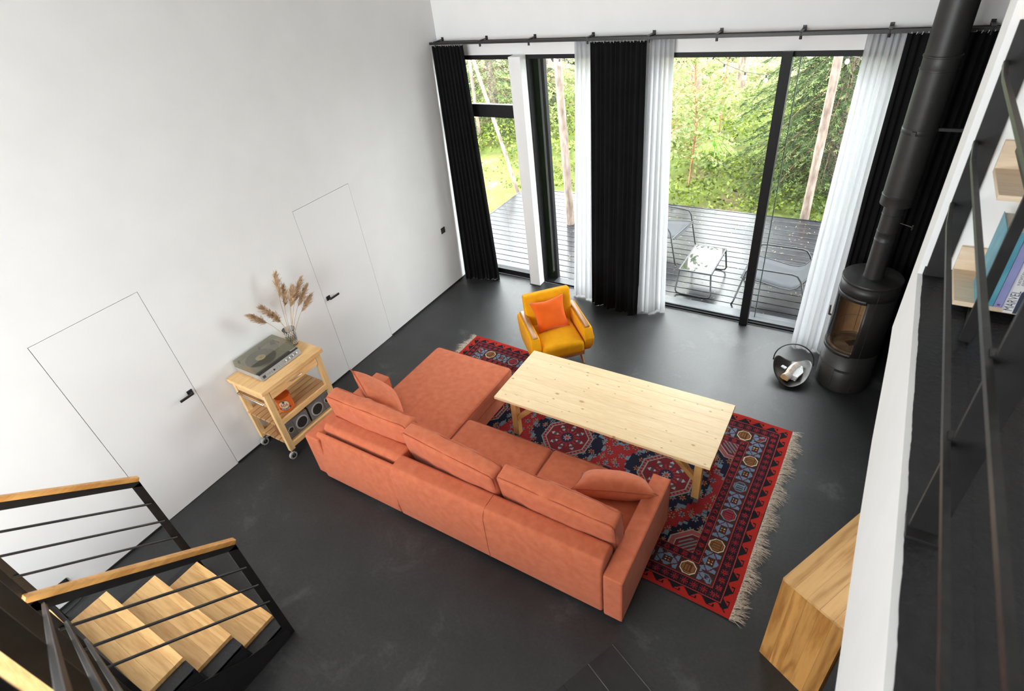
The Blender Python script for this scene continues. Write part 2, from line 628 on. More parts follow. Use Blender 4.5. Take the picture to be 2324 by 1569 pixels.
def pillow(name, c, th, material, label=None, cat='cushion', parent=None, n=18, pinch=.08, pipe=None, seed=1, group=None):
    """knife-edge scatter cushion spanned by four corners c[0..3] in order"""
    c = [Vector(p) for p in c]
    ctr = sum(c, Vector()) / 4
    nrm = ((c[1] - c[0]) + (c[2] - c[3])).cross((c[3] - c[0]) + (c[2] - c[1])).normalized()
    rnd = random.Random(seed)
    ph = [rnd.uniform(0, 6.28) for _ in range(4)]

    def P(u, v, sg):
        a, b = (u + 1) / 2, (v + 1) / 2
        p = c[0] * (1 - a) * (1 - b) + c[1] * a * (1 - b) + c[2] * a * b + c[3] * (1 - a) * b
        k = pinch * ((1 - u * u) * v * v + (1 - v * v) * u * u)
        p = p + (ctr - p) * k
        prof = ((1 - abs(u) ** 2.6) * (1 - abs(v) ** 2.6)) ** .55
        wr = .035 * (math.sin(u * 7 + ph[0] + 2 * v) * math.sin(v * 6 + ph[1])) * (1 - prof * .5)
        return p + nrm * sg * th / 2 * (prof + wr * prof ** .5)
    mb = MB(ctr if parent is None else (0, 0, 0))
    for sg in (1, -1):
        vs = [P(2 * i / n - 1, 2 * j / n - 1, sg) for i in range(n + 1) for j in range(n + 1)]
        fs = []
        for i in range(n):
            for j in range(n):
                q = (i * (n + 1) + j, (i + 1) * (n + 1) + j, (i + 1) * (n + 1) + j + 1, i * (n + 1) + j + 1)
                fs.append(q if sg > 0 else q[::-1])
        mb.add(vs, fs)
    o = mb.build(name, material, parent, smooth=180)
    if label:
        tag(o, label, cat, group)
    if pipe:
        edge = [P(2 * i / n - 1, -1, 1) for i in range(n)] + [P(1, 2 * i / n - 1, 1) for i in range(n)] + [P(1 - 2 * i / n, 1, 1) for i in range(n)] + [P(-1, 1 - 2 * i / n, 1) for i in range(n)]
        MB(ctr if parent is None else (0, 0, 0)).tube(edge, .004, 6, closed=True).build('piping', pipe, o, smooth=60)
    return o

# ------------------------------------------------------------------ room shell
def W(mb):
    return mb


struct(MB().box(-.25, XR, YB, 0, -.12, 0).build('floor', M['floor']))
struct(MB().box(-.25, XR + .25, YB - .25, .3, ZC, ZC + .2).build('ceiling', M['ceil']))

# left wall with two flush doors
DA = (-5.272, -4.443)
DB = (-2.778, -1.980)
HD, G = 2.1, .0045
mb = MB()
ys = [YB, DA[0] - G, DA[1] + G, DB[0] - G, DB[1] + G, .3]
for a, b in ((0, 1), (2, 3), (4, 5)):
    mb.box(-.25, 0, ys[a], ys[b], 0, HD + G)
mb.box(-.25, 0, YB, .3, HD + G, ZC)
struct(mb.build('wall_left', M['wall']))
for i, (d, hy, sg) in enumerate(((DA, -4.491, -1), (DB, -2.723, 1))):
    d0 = struct(MB((0, (d[0] + d[1]) / 2, 0)).box(-.045, 0, d[0], d[1], .006, HD).build('door_%d' % (i + 1), M['door']))
    MB((0, (d[0] + d[1]) / 2, 0)).box(-.249, -.05, d[0] - .03, d[1] + .03, 0, HD + .03).build('door_rebate', M['gap'], d0)
    h = MB((0, (d[0] + d[1]) / 2, 0))
    h.box(0, .009, hy - .026, hy + .026, 1.036 - .026, 1.036 + .026)
    rs = h.build('handle_rosette', M['blackplastic'], d0, bevel=.0015)
    h = MB((0, (d[0] + d[1]) / 2, 0))
    h.box(.006, .052, hy - .010, hy + .010, 1.036 - .010, 1.036 + .010)
    y2 = hy + sg * .125
    h.box(.040, .054, min(hy - sg * .010, y2), max(hy - sg * .010, y2), 1.036 - .011, 1.036 + .011)
    h.build('handle_lever', M['blackplastic'], d0, bevel=.002)
mb = MB()
for a, b in ((YB, DA[0] - .005), (DA[1] + .005, DB[0] - .005), (DB[1] + .005, 0)):
    mb.box(0, .008, a, b, 0, .022)
struct(mb.build('baseboard_left', M['blackplastic']))

# window wall: header over the glazing, piers behind the curtains
ZT = 3.006
mb = MB()
mb.box(0, 5.6, 0, .28, ZT, ZC)
mb.box(0, .10, 0, .28, 0, ZT)
mb.box(2.14, 2.72, 0, .28, 0, ZT)
mb.box(5.02, 5.6, 0, .28, 0, ZT)
struct(mb.build('wall_front', M['wall']))
struct(MB().box(1.086, 1.243, -.127, .20, 0.006, ZT).build('trim_1', M['wall'], bevel=.003))
MB().box(1.075, 1.255, -.138, .0, 0, .006).build('shadow_gap', M['gap'], bpy.data.objects['trim_1'])

# window 1: fixed light with a transom bar
w = MB()
w.box(.10, 1.086, 0.004, .075, 0, .085)
w.box(.10, 1.086, 0.004, .075, ZT - .05, ZT)
w.box(.10, .16, 0.004, .075, .085, ZT - .05)
w.box(1.04, 1.086, 0.004, .075, .085, ZT - .05)
w1 = struct(w.build('window_1', M['jamb'], bevel=.002))
MB().box(.16, 1.04, -.004, .082, 2.292, 2.440).build('transom', M['jamb'], w1, bevel=.003)
MB().box(.16, 1.04, .030, .036, .085, 2.292).build('pane', M['glass'], w1)
MB().box(.16, 1.04, .030, .036, 2.440, ZT - .05).build('pane', M['glass'], w1)
MB().box(.16, 1.04, -.002, .0, 2.440, 2.447).build('transom_highlight', M['alu'], w1)
# window 2: deep set pane beside the white post
w = MB()
w.box(1.243, 2.14, 0.004, .20, 0, .02)
w.box(1.243, 2.14, 0.004, .20, ZT - .045, ZT)
w.box(1.243, 1.262, 0.004, .20, .02, ZT - .045)
w.box(1.36, 1.40, .13, .20, .02, ZT - .045)
w2 = struct(w.build('window_2', M['jamb'], bevel=.002))
MB().box(1.400, 2.14, .15, .156, .03, ZT - .045).build('pane', M['glass'], w2)
MB().box(1.262, 1.362, .128, .134, .02, ZT - .045).build('side_panel', mat('jamb_green_reflection', (.010, .016, .008), .06, spec=.8), w2)  # black jamb reveal; its green reflection is put into the base colour
MB().box(1.40, 2.14, .01, .15, .004, .028).build('sill', M['alu'], w2)
# window 3: sliding glazing
w = MB()
w.box(2.72, 5.02, 0.004, .22, ZT - .048, ZT)
w.box(2.72, 5.02, 0.002, .03, 0, .03)
w.box(2.72, 2.78, 0.004, .2, .03, ZT - .048)
w.box(4.96, 5.02, 0.004, .2, .03, ZT - .048)
w3 = struct(w.build('window_3', M['jamb'], bevel=.002))
MB().box(3.985, 4.078, -.058, .03, 0, ZT - .001).build('mullion', M['jamb'], w3, bevel=.003)
MB().box(4.125, 4.133, .10, .13, .05, ZT - .048).build('sash_seal', mat('green_glass_edge', (.04, .07, .05), .3), w3)
MB().box(2.78, 3.985, .04, .046, .05, ZT - .048).build('pane', M['glass'], w3)
MB().box(4.078, 4.96, .11, .116, .05, ZT - .048).build('pane', M['glass'], w3)
MB().box(2.78, 4.96, .03, .20, .006, .05).build('sill', M['alu'], w3, bevel=.004)

# behind the stove: black wall; back and right walls of the house
struct(MB().box(5.6, 5.75, -2.9, .28, 0, ZC).build('wall_stove', M['blackwall']))
mb = MB()
mb.box(-.25, .3, YB - .25, YB, 0, ZC)
mb.box(4.2, XR + .25, YB - .25, YB, 0, ZC)
mb.box(.3, 4.2, YB - .25, YB, 0, 1.5)
mb.box(.3, 4.2, YB - .25, YB, 4.6, ZC)
struct(mb.build('wall_back', M['wall']))
w = MB()
for x in (.3, 2.2, 4.14):
    w.box(x, x + .06, YB - .15, YB - .08, 1.5, 4.6)
for z in (1.5, 2.9, 4.54):
    w.box(.3, 4.2, YB - .15, YB - .08, z, z + .06)
struct(w.build('added_back_window', M['jamb']))  # unseen window, added and sized to brighten the room from behind
struct(MB().box(XR, XR + .25, YB, .28, 0, ZC).build('wall_right', M['wall']))

# loft: slab, plaster edge beam, end wall
mb = MB()
mb.box(XL + .02, XR, YB, -2.9, 2.32, ZL)
mb.box(4.20, XL + .02, YB, -6.27, 2.32, ZL)
struct(mb.build('loft_floor', M['loftfloor']), 'black coated loft floor above the kitchen', 'floor')
# white edge: beam face plus a strip on top with a brushed, uneven paint line
rnd = random.Random(5)
mb = MB()
poly = [(-2.9, ZL + .002), (-2.9, 2.14), (-3.13, 2.12), (-3.7, 1.99), (-4.2, 1.945), (-6.27, 1.945), (-6.27, ZL + .002)]
mb.prism(poly, XL - .02, XL + .12, 'X')
struct(mb.build('trim_2', M['wall']))
mb = MB()
ysl = np.linspace(-3.13, -6.27, 160)
vs, fs = [], []
for i, y in enumerate(ysl):
    e = XL + .000 + .0010 * math.sin(y * 23) + rnd.uniform(-.0008, .0008)
    vs += [(e, y, ZL + .0045), (XL + .16, y, ZL + .0045), (e, y, ZL + .0018), (XL + .16, y, ZL + .0018)]
for i in range(len(ysl) - 1):
    a, b = 4 * i, 4 * i + 4
    fs += [(a, a + 1, b + 1, b), (a, b, b + 2, a + 2)]
mb.add(vs, fs)
mb.build('painted_floor_edge', M['loftfloor'], bpy.data.objects['loft_floor'], weld=False)
struct(MB().box(XL - .02, XR, -3.12, -2.9, ZL + .002, ZC).build('wall_loft', M['wall']))
MB().box(XL + .0, 5.40, -3.128, -3.12, ZL + .003, ZL + .045).build('skirting', M['blackplastic'], bpy.data.objects['wall_loft'])

# switches and socket on the left wall
def wall_plate(y, z, w, label):
    t = thing('wall_switch', label, 'switch', (0, y, z))
    MB().box(0, .009, -w / 2, w / 2, -w / 2, w / 2).build('plate', M['blackplastic'], t, bevel=.002)
    MB().box(.009, .014, -w * .36, w * .36, -w * .36, w * .36).build('rocker', M['blackplastic'], t, bevel=.002)


wall_plate(-.572, .894, .082, 'square black light switch on white wall beside black curtain')
wall_plate(-6.09, .20, .080, 'square black socket low on white wall behind stair handrail')
t = thing('power_adapter', 'small white plug adapter on floor against wall behind stairs', 'adapter', (.05, -5.95, 0))
MB().rbox(0, 0, .03, .045, .075, .06, .014, 1, 3).build('body', M['plastic_white'], t, smooth=50)
MB().box(-.012, .012, .036, .050, .02, .04).build('pin_collar', M['plastic_white'], t, bevel=.003)
o = MB((.05, -6.0, 0)).tube([(.05, -5.99, .03), (.07, -6.1, .012), (.085, -6.3, .008), (.07, -6.5, .008), (.04, -6.9, .008)], .005, 6).build('power_cable', M['blackplastic'], smooth=60)
tag(o, 'thin black cable trailing from white adapter along the wall', 'cable')

# floor hatch by the kitchen block: two dark steel leaves
fx = frame_mtx((4.137, -4.321, 0), (.907, -.421, 0), (-.421, -.907, 0))
t = thing('floor_hatch', 'flat black floor hatch of steel leaves beside the rug', 'hatch', (4.137, -4.321, 0))
for a, b in ((0, .218), (.222, .44), (.444, .66)):
    mb = MB((4.137, -4.321, 0))
    mb.box(0, .9, a, b, -.010, .0025, fx)
    mb.build('leaf', M['black'], t, bevel=.001)
for yq in (-.003, .220):
    MB((4.137, -4.321, 0)).box(.0, .9, yq - .0012, yq + .0012, -.01, .0032, fx).build('edge_strip', M['steel'], t)

# ------------------------------------------------------------------ curtain rail and curtains
RZ = 3.165
t = thing('curtain_rail', 'long black double curtain rail above the windows', 'curtain rail', (2.8, -.15, RZ))
o3 = (2.8, -.15, RZ)
MB(o3).box(-.03 + .035, 5.59, -.166, -.140, RZ - .012, RZ + .016).build('front_track', M['black'], t, bevel=.002)
MB(o3).box(.01, 5.59, -.085, -.062, RZ - .006, RZ + .014).build('rear_track', M['black'], t, bevel=.002)
for x in (.092, .742, 1.393, 2.099, 2.76, 3.415, 4.128, 4.786, 5.451):
    mb = MB(o3)
    mb.box(x - .016, x + .016, -.17, 0, RZ + .018, RZ + .026)
    mb.box(x - .016, x + .016, -.006, 0, RZ - .02, RZ + .045)
    br = mb.build('bracket', M['black'], t, bevel=.001)
    MB(o3).cyl((x, -.155, RZ - .04), (x, -.155, RZ + .02), .012, n=10).build('clamp_screw', M['black'], br)


def curtain(name, label, mt, xs_top, xs_bot, y_top, y_bot, z0, z1, waves, amp, th, group, seed, hem=0.0, ysk=(0, 0), white_back=False):
    """one pleated curtain: folds hang from the track and spread toward the hem"""
    rnd = random.Random(seed)
    ph = [rnd.uniform(0, 6.28) for _ in range(4)]
    nu, nv = waves * 12, 22
    vs = []
    for j in range(nv + 1):
        v = j / nv
        for i in range(nu + 1):
            u = i / nu
            xt = xs_top[0] + (xs_top[1] - xs_top[0]) * u
            xb = xs_bot[0] + (xs_bot[1] - xs_bot[0]) * u
            e = v ** 1.2
            a = 2 * math.pi * waves * u
            lo = 2 * math.pi * waves * .37 * u + ph[2]
            k = amp * (.45 + .55 * e)
            y = (y_top * (1 - e) + (y_bot + ysk[0] * (1 - u) + ysk[1] * u) * e) + k * (math.sin(a + ph[0] + .5 * math.sin(lo)) * (1 - .45 * e) + .75 * e * math.sin(lo))
            x = xt * (1 - e) + xb * e + k * .35 * math.cos(a * 1.0 + ph[1])
            z = z1 + (z0 - z1) * v + hem * v * math.sin(lo * 1.1) * .5
            vs.append((x, y, z))
    fs = [(j * (nu + 1) + i, j * (nu + 1) + i + 1, (j + 1) * (nu + 1) + i + 1, (j + 1) * (nu + 1) + i) for j in range(nv) for i in range(nu)]
    loc = ((xs_bot[0] + xs_bot[1]) / 2, y_bot, z0)
    t = thing(name, label, 'curtain', loc, 0, group)
    mb = MB(loc)
    mb.add(vs, fs)
    mb.build('cloth', mt, t, smooth=180, weld=False, solid=th)
    # heading hooks
    mb = MB(loc)
    k = max(5, int(waves * 1.6))
    for i in range(k):
        x = xs_top[0] + (xs_top[1] - xs_top[0]) * (i + .5) / k
        mb.tube([(x, y_top, z1 - .01), (x + .004, y_top - .012, z1 + .008), (x, y_top, z1 + .022)], .0028, 5)
    mb.build('heading_hooks', M['plastic_white'], t, kind='stuff')
    return t


GB, GS = 'black velvet curtains', 'white sheer curtains'
curtain('blackout_curtain', 'black velvet curtain in the corner beside the white door wall', M['velvet'], (.0 + .02, .492), (.05, .60), -.155, -.24, .003, 3.142, 9, .034, .004, GB, 3, .0, (-.10, .06))
curtain('blackout_curtain', 'wide black velvet curtain hanging between two white sheers', M['velvet'], (2.122, 2.73), (2.105, 2.78), -.155, -.26, .003, 3.142, 11, .036, .004, GB, 8, 0, (0, -.09))
curtain('blackout_curtain', 'black velvet curtain behind the stove pipe at the right wall', M['velvet'], (4.915, 5.56), (4.93, 5.55), -.155, -.20, .003, 3.15, 11, .036, .004, GB, 12, 0)
curtain('sheer_curtain', 'narrow white sheer curtain left of the wide black curtain', M['voile'], (1.908, 2.12), (1.815, 2.11), -.075, -.17, .018, 3.142, 4, .030, .001, GS, 21, .012, (0, -.03))
curtain('sheer_curtain', 'white sheer curtain right of the wide black curtain', M['voile'], (2.735, 2.985), (2.775, 3.075), -.075, -.17, .018, 3.142, 5, .034, .001, GS, 25, .012, (-.15, .05))
curtain('sheer_curtain', 'white sheer curtain hanging behind the firewood basket', M['voile'], (4.625, 4.912), (4.60, 4.925), -.075, -.22, .018, 3.148, 6, .036, .001, GS, 31, .012, (-.03, -.06))

# ------------------------------------------------------------------ staircase
SO = (1.36, -5.4, 0)
RISE, RUN = .2, .275
st = thing('staircase', 'black steel staircase with pale ash treads turning up to the loft', 'staircase', SO)
# flight one climbs toward -y
mb_side = {0: MB(SO), 1: MB(SO)}
for k in range(1, 4):
    z = RISE * k
    y1 = -5.408 - RUN * (k - 1)
    y0 = y1 - RUN - .005
    for (a, b) in ((0, .0595), (.060, .1665), (.167, .28)):
        MB(SO).box(.868, 1.846, y1 - b, y1 - a, z - .036, z).build('tread_board', M['ash'], st, bevel=.0009)
    # steel tread box under the boards and closed riser
    mb = MB(SO)
    mb.box(.78, 1.955, y0 + .02, y1 - .02, z - .055, z - .037)
    mb.box(.80, 1.94, y1 - .045, y1 - .035, z - RISE, z - .055)
    mb.build('tread_support', M['black'], st)
    for sx, (xa, xb) in enumerate(((.775, .862), (1.852, 1.955))):
        mb_side[sx].box(xa, xb, y0 + .02, y1 + .0, 0 if k < 2 else z - RISE, z - .03)
for sx in (0, 1):
    mb_side[sx].build('stepped_stringer', M['loftfloor'], st, bevel=.002)
MB(SO).box(1.955, 1.966, -6.30, -5.40, 0, .02).build('floor_flange', M['black'], st)
# side plates
MB(SO).prism([(-5.41, 0), (-5.41, .10), (-5.70, .22), (-5.98, .42), (-6.26, .62), (-6.30, .78), (-6.30, 0)], 1.956, 1.964, 'X').build('side_plate', M['black'], st)
# landing
for (a, b) in ((-6.235, -6.47), (-6.474, -6.71), (-6.714, -6.95), (-6.954, -7.2)):
    MB(SO).box(.86, 1.96, b, a, .764, .8).build('landing_board', M['ash'], st, bevel=.0025)
MB(SO).box(.80, 1.98, -7.24, -6.21, .70, .763).build('landing_frame', M['black'], st)
MB(SO).box(.84, .90, -7.2, -7.14, 0, .70).build('landing_leg', M['black'], st)
MB(SO).box(1.90, 1.96, -7.2, -7.14, 0, .70).build('landing_leg', M['black'], st)
MB(SO).box(.84, .90, -6.29, -6.23, 0, .70).build('landing_leg', M['black'], st)
# flight two climbs toward +x
for k in range(1, 9):
    z = .8 + RISE * k
    x0 = 1.965 + RUN * (k - 1)
    for (a, b) in ((0, .0925), (.093, .1865), (.187, .28)):
        MB(SO).box(x0 + a, x0 + b, -7.18, -6.285, z - .036, z).build('tread_board', M['ash_y'], st, bevel=.0009)
    MB(SO).box(x0 + .02, x0 + .26, -7.2, -6.27, z - .052, z - .037).build('tread_support', M['black'], st)
for ya, yb in ((-6.283, -6.271), (-7.196, -7.184)):
    MB(SO).prism([(1.96, .70), (1.96, .96), (4.2, 2.60), (4.2, 2.32)], ya, yb, 'Y').build('stringer', M['black'], st)

# railings of the stair
def rods(mb, a, b, w=.016):
    mb.bar(a, b, w, w)


def flight_rail(name, label, x, off, group):
    """railing of flight one in a plane x = const, leaning with the flight"""
    loc = (x, -5.4, 0)
    t = thing(name, label, 'railing', loc, 0, group)
    s = .785
    yA, yB = -5.40, -6.235
    zA = 1.165
    top = lambda y: zA + (yA - y) * s
    MB(loc).bar((x, yA + .035, top(yA + .035) + .030), (x, yB, top(yB) + .030), .042, .036).build('handrail', M['rail_y'], t, bevel=.006, smooth=40)
    MB(loc).prism([(yA + .03, top(yA) - .075 + .0), (yA + .03, top(yA + .03) + .012), (yB, top(yB) + .012), (yB, top(yB) - .075)], x - .006, x + .006, 'X').build('top_flat', M['black'], t)
    MB(loc).box(x - .006, x + .006, yA - .03, yA + .03, off, top(yA) - .03).build('post', M['black'], t, bevel=.001)
    MB(loc).box(x - .006, x + .006, yB - .03, yB + .03, off + (.1 if x > 1.5 else .1), top(yB) - .02).build('post', M['black'], t, bevel=.001)
    for z in (.915, .70, .483):
        MB(loc).tube([(x + .012, yA - .0, z), (x + .012, yB, z + (yA - yB) * s)], .0095, 8).build('rod', M['rod'], t, smooth=60)
    return t


flight_rail('stair_railing', 'lower stair railing on the room side with oiled wood handrail', 1.95, .0, 'stair railings')
flight_rail('stair_railing', 'lower stair railing on the wall side with oiled wood handrail', .78, .0, 'stair railings')
# flight two, room side
loc = (1.95, -6.2, .8)
t = thing('stair_railing', 'upper stair railing climbing toward the viewer with three grey flat rods', 'railing', loc, 0, 'stair railings')
s2 = .727
for xp in (1.93, 2.62, 3.40, 4.12):
    zt = 2.14 + (xp - 1.95) * s2
    zb = (.8 if xp < 2 else .8 + (xp - 1.965) * s2 - .02)
    MB(loc).box(xp - .005, xp + .005, -6.266, -6.206, zb, zt).build('post', M['black'], t, bevel=.001)
for z0 in (1.745, 1.555, 1.375):
    mb = MB(loc)
    xs = [1.945, 2.25, 2.62, 3.40, 4.12]
    for a, b in zip(xs, xs[1:]):
        mb.bar((a, -6.198, z0 + (a - 1.945) * s2), (b, -6.198, z0 + (b - 1.945) * s2), .016, .022)
    mb.build('rod', M['rod'], t, bevel=.002)
MB(loc).bar((1.92, -6.236, 2.155), (4.14, -6.236, 2.155 + 2.22 * s2), .075, .036).build('handrail', M['rail_x'], t, bevel=.006)

# ------------------------------------------------------------------ loft railing
loc = (XL, -4.7, ZL)
t = thing('loft_railing', 'black steel railing along the white loft edge', 'railing', loc)
for yp in (-3.130, -4.715, -6.20):
    MB(loc).box(XL + .006, XL + .084, yp - .006, yp + .006, ZL + .005, ZL + 1.08).build('post', M['black'], t, bevel=.001)
    if yp < -3.2:
        MB(loc).box(XL + .0, XL + .09, yp - .045, yp + .045, ZL + .004, ZL + .014).build('base_plate', M['black'], t, bevel=.001)
for z in (2.965, 3.235, 3.535):
    mb = MB(loc)
    mb.bar((XL + .010, -3.140, z), (XL + .000, -3.35, z - .006), .016, .020)
    mb.bar((XL + .000, -3.35, z - .006), (XL - .006, -4.71, z), .016, .020)
    mb.bar((XL - .006, -4.71, z), (XL - .006, -6.2, z), .016, .020)
    mb.build('rod', M['rod'], t, bevel=.002)
    MB(loc).box(XL - .004, XL + .016, -4.722, -4.690, z - .016, z + .016).build('lug', M['black'], t, bevel=.001)
MB(loc).bar((XL + .04, -3.12, ZL + 1.10), (XL + .04, -6.2, ZL + 1.10), .042, .036).build('handrail', M['rail_y'], t, bevel=.006)

# ------------------------------------------------------------------ sofa
so = (2.55, -3.65, 0)
sofa = thing('corner_sofa', 'terracotta velour corner sofa with a long chaise', 'sofa', so)
T, TP = M['terra'], M['terra_pipe']


def soft(name, x0, x1, y0, y1, z0, z1, r=.03, bulge=(0, 0, 0), n=6, wob=0, seed=0, mtx=None, parent=sofa):
    mb = MB(so)
    mb.rbox((x0 + x1) / 2, (y0 + y1) / 2, (z0 + z1) / 2, x1 - x0, y1 - y0, z1 - z0, r, n, 3, bulge, mtx, wob, seed)
    return mb.build(name, T, parent, smooth=180)


def rrect(x0, x1, y0, y1, r, n=5):
    out = []
    for cx, cy, a in ((x1 - r, y1 - r, 0), (x0 + r, y1 - r, 90), (x0 + r, y0 + r, 180), (x1 - r, y0 + r, 270)):
        for k in range(n + 1):
            t_ = R(a + 90 * k / n)
            out.append((cx + r * math.cos(t_), cy + r * math.sin(t_)))
    return out


def pipe_top(parent, x0, x1, y0, y1, z, r, rr=.0045):
    pts = [(x, y, z) for x, y in rrect(x0, x1, y0, y1, r)]
    MB(so).tube(pts, rr, 6, closed=True).build('piping', TP, parent, smooth=60)


# bases
soft('seat_base', 2.10, 4.02, -4.05, -3.20, .055, .235, .012)
soft('chaise_base', 1.13, 2.13, -4.05, -2.38, .055, .235, .012)
# seat cushions
for i, (x0, x1, y0, y1, wb) in enumerate(((1.145, 2.150, -3.90, -2.335, .0010), (2.158, 3.085, -3.90, -3.165, .0006), (3.090, 3.995, -3.90, -3.160, .0018))):
    c = soft('seat_cushion', x0, x1, y0, y1, .238, .415, .035, (0, 0, .014), 10, wb, i + 3)
    pipe_top(c, x0 + .004, x1 - .004, y0 + .004, y1 - .004, .402, .05)
    pipe_top(c, x0 + .004, x1 - .004, y0 + .004, y1 - .004, .252, .05)
# arms
aR = soft('armrest', 4.000, 4.146, -4.165, -3.160, .05, .555, .016)
MB(so).tube([(4.142, -4.158, .06), (4.142, -4.160, .545), (4.142, -3.165, .548), (4.142, -3.163, .06)], .005, 6).build('piping', TP, aR, smooth=60)
MB(so).tube([(4.005, -4.160, .548), (4.005, -3.165, .548)], .004, 6).build('piping', TP, aR, smooth=60)
aL = soft('armrest', .945, 1.128, -4.135, -3.120, .05, .555, .016)
MB(so).tube([(.950, -4.13, .06), (.950, -4.132, .548), (.950, -3.125, .548), (.950, -3.123, .06)], .005, 6).build('piping', TP, aL, smooth=60)
MB(so).tube([(.955, -3.123, .547), (1.122, -3.123, .547), (1.122, -3.123, .10)], .005, 6).build('piping', TP, aL, smooth=60)


def back_panel(x0, x1, prof, name='back_panel', r=.02):
    mb = MB(so)
    mb.prism(prof, x0, x1, 'X')
    return mb.build(name, T, sofa, bevel=r, bseg=4, smooth=50)


profR = [(-4.160, .055), (-4.168, .20), (-4.158, .56), (-4.120, .645), (-3.975, .655), (-3.945, .60), (-3.93, .25), (-3.93, .055)]
bp_ = back_panel(2.045, 3.990, profR)
MB(so).tube([(3.006, y - .001, z + .001) for y, z in ((-4.161, .06), (-4.168, .20), (-4.159, .55), (-4.146, .598), (-4.115, .640), (-4.08, .650), (-3.98, .655))], .0022, 6).build('seam', TP, bp_, smooth=60)
profL = [(-4.155, .055), (-4.165, .15), (-4.095, .585), (-4.062, .598), (-4.040, .56), (-4.035, .055)]
back_panel(1.075, 2.036, profL, r=.012)
back_panel(1.10, 2.05, [(-4.015, .3), (-4.02, .60), (-3.985, .635), (-3.86, .635), (-3.83, .60), (-3.83, .3)], 'inner_roll')
# back cushions, leaning on the panels
for i, (xc, yc, zc, w, rz, tilt) in enumerate(((1.545, -3.755, .640, .985, R(.3), 6), (2.530, -3.835, .640, .985, R(-4.5), 9), (3.518, -3.855, .640, .975, R(-1.2), 9))):
    mt = Matrix.Translation((xc, yc, zc)) @ Matrix.Rotation(rz, 4, 'Z') @ Matrix.Rotation(R(tilt), 4, 'X')
    mb = MB(so)
    mb.rbox(0, 0, 0, w, .150, .430, .032, 14, 3, (.008, .034, .020), mt, .0040, 40 + i)
    c = mb.build('back_cushion', T, sofa, smooth=180)
    for sgn in (-1, 1):
        pts = []
        for x, z in rrect(-w / 2 + .004, w / 2 - .004, -.211, .211, .035):
            bz = .020 * max(0, 1 - (x / (w / 2)) ** 2) ** .6
            pts.append(mt @ Vector((x, sgn * .066, z + math.copysign(bz, z) * .8)))
        MB(so).tube(pts, .0042, 6, closed=True).build('piping', TP, c, smooth=60)
for x, y in ((4.07, -4.09), (4.07, -3.24), (1.03, -4.06), (1.2, -2.45), (2.08, -2.45)):
    MB(so).cyl((x, y, 0), (x, y, .06), .018, .024, 12).build('foot', M['pine_leg'], sofa, smooth=40)

pillow('throw_pillow', [(1.03, -3.47, .885), (1.265, -3.215, .475), (1.665, -3.505, .475), (1.45, -3.69, .86)], .17, T,
       'terracotta throw pillow leaning on the chaise corner near the cart', 'pillow', pipe=TP, seed=4, group='terracotta throw pillows')
pillow('throw_pillow', [(3.50, -3.625, .600), (4.125, -3.405, .615), (3.975, -3.20, .455), (3.45, -3.34, .455)], .21, T,
       'terracotta throw pillow resting on the sofa armrest nearest the rug corner', 'pillow', pipe=TP, seed=9, group='terracotta throw pillows')

# ------------------------------------------------------------------ low pine table
to = (3.37, -2.57, 0)
t = thing('pine_table', 'long pale pine table standing on the patterned rug', 'table', to)
x0, x1, yN, yF = 2.350, 4.390, -2.965, -2.172
nb = 7
for i in range(nb):
    a = yN + (yF - yN) * i / nb
    b = yN + (yF - yN) * (i + 1) / nb
    MB(to).box(x0, x1, a + .0002, b - .0002, .570, .600).build('top_board', M['pine'], t, bevel=.0012 if 0 < i < nb - 1 else .003)
for x in (2.46, 4.275):
    for y in (-2.80, -2.34):
        MB(to).box(x - .032, x + .032, y - .032, y + .032, .010, .57).build('leg', M['pine_leg'], t, bevel=.003)
    MB(to).box(x - .025, x + .025, -2.80, -2.34, .50, .568).build('end_rail', M['birch'], t, bevel=.002)
    sg = 1 if x < 3 else -1
    for y in (-2.80, -2.34):
        MB(to).bar((x + sg * .01, y, .215), (x + sg * .33, y, .555), .045, .045).build('brace', M['pine_x'], t, bevel=.003)

# ------------------------------------------------------------------ armchair
ac = thing('armchair', 'mustard yellow armchair with wooden arm pads by the pine table', 'armchair', (2.24, -1.53, 0), R(45))
MU = M['mustard']
mb = MB()
mb.rbox(0, -.09, .355, .485, .56, .15, .045, 6, 3, (0, 0, .030))
mb.build('seat', MU, ac, smooth=180)
mt = Matrix.Translation((-.005, .215, .555)) @ Matrix.Rotation(R(-10), 4, 'X')
mb = MB()
mb.rbox(0, 0, 0, .555, .10, .50, .025, 6, 3, (0, .012, .0), mt)
mb.build('backrest', MU, ac, smooth=180)
for sg in (-1, 1):
    mb = MB()
    side = [(-.300, .555), (-.345, .43), (-.325, .33), (-.255, .225), (.23, .205), (.30, .30), (.330, .47), (.300, .555)]
    xi, xo = .250, .345
    xs = lambda z: xo + .020 * max(0, 1 - abs(z - .42) / .2)
    n = len(side)
    vs = [(sg * xi, y, z) for y, z in side] + [(sg * xs(z), y, z) for y, z in side]
    fs = [tuple(range(n)), tuple(range(2 * n - 1, n - 1, -1))] + [(i, n + i, n + (i + 1) % n, (i + 1) % n) for i in range(n)]
    mb.add(vs, fs)
    a = mb.build('armrest', MU, ac, bevel=.010, bseg=3, smooth=50)
    mb = MB()
    mb.rbox(sg * .300, -.005, .566, .062, .585, .026, .012, 4, 3, (0, 0, .004))
    mb.build('arm_pad', M['armwood'], a, smooth=180)
MB().box(-.25, .25, -.33, .24, .225, .285).build('base_rail', M['armwood'], ac, bevel=.006)
for sx in (-1, 1):
    for y, ky in ((-.17, -.035), (.17, .045)):
        MB().tube([(sx * .225, y, .24), (sx * .272, y + ky, .0)], [.020, .011], 14).build('leg', M['armwood'], ac, smooth=50)
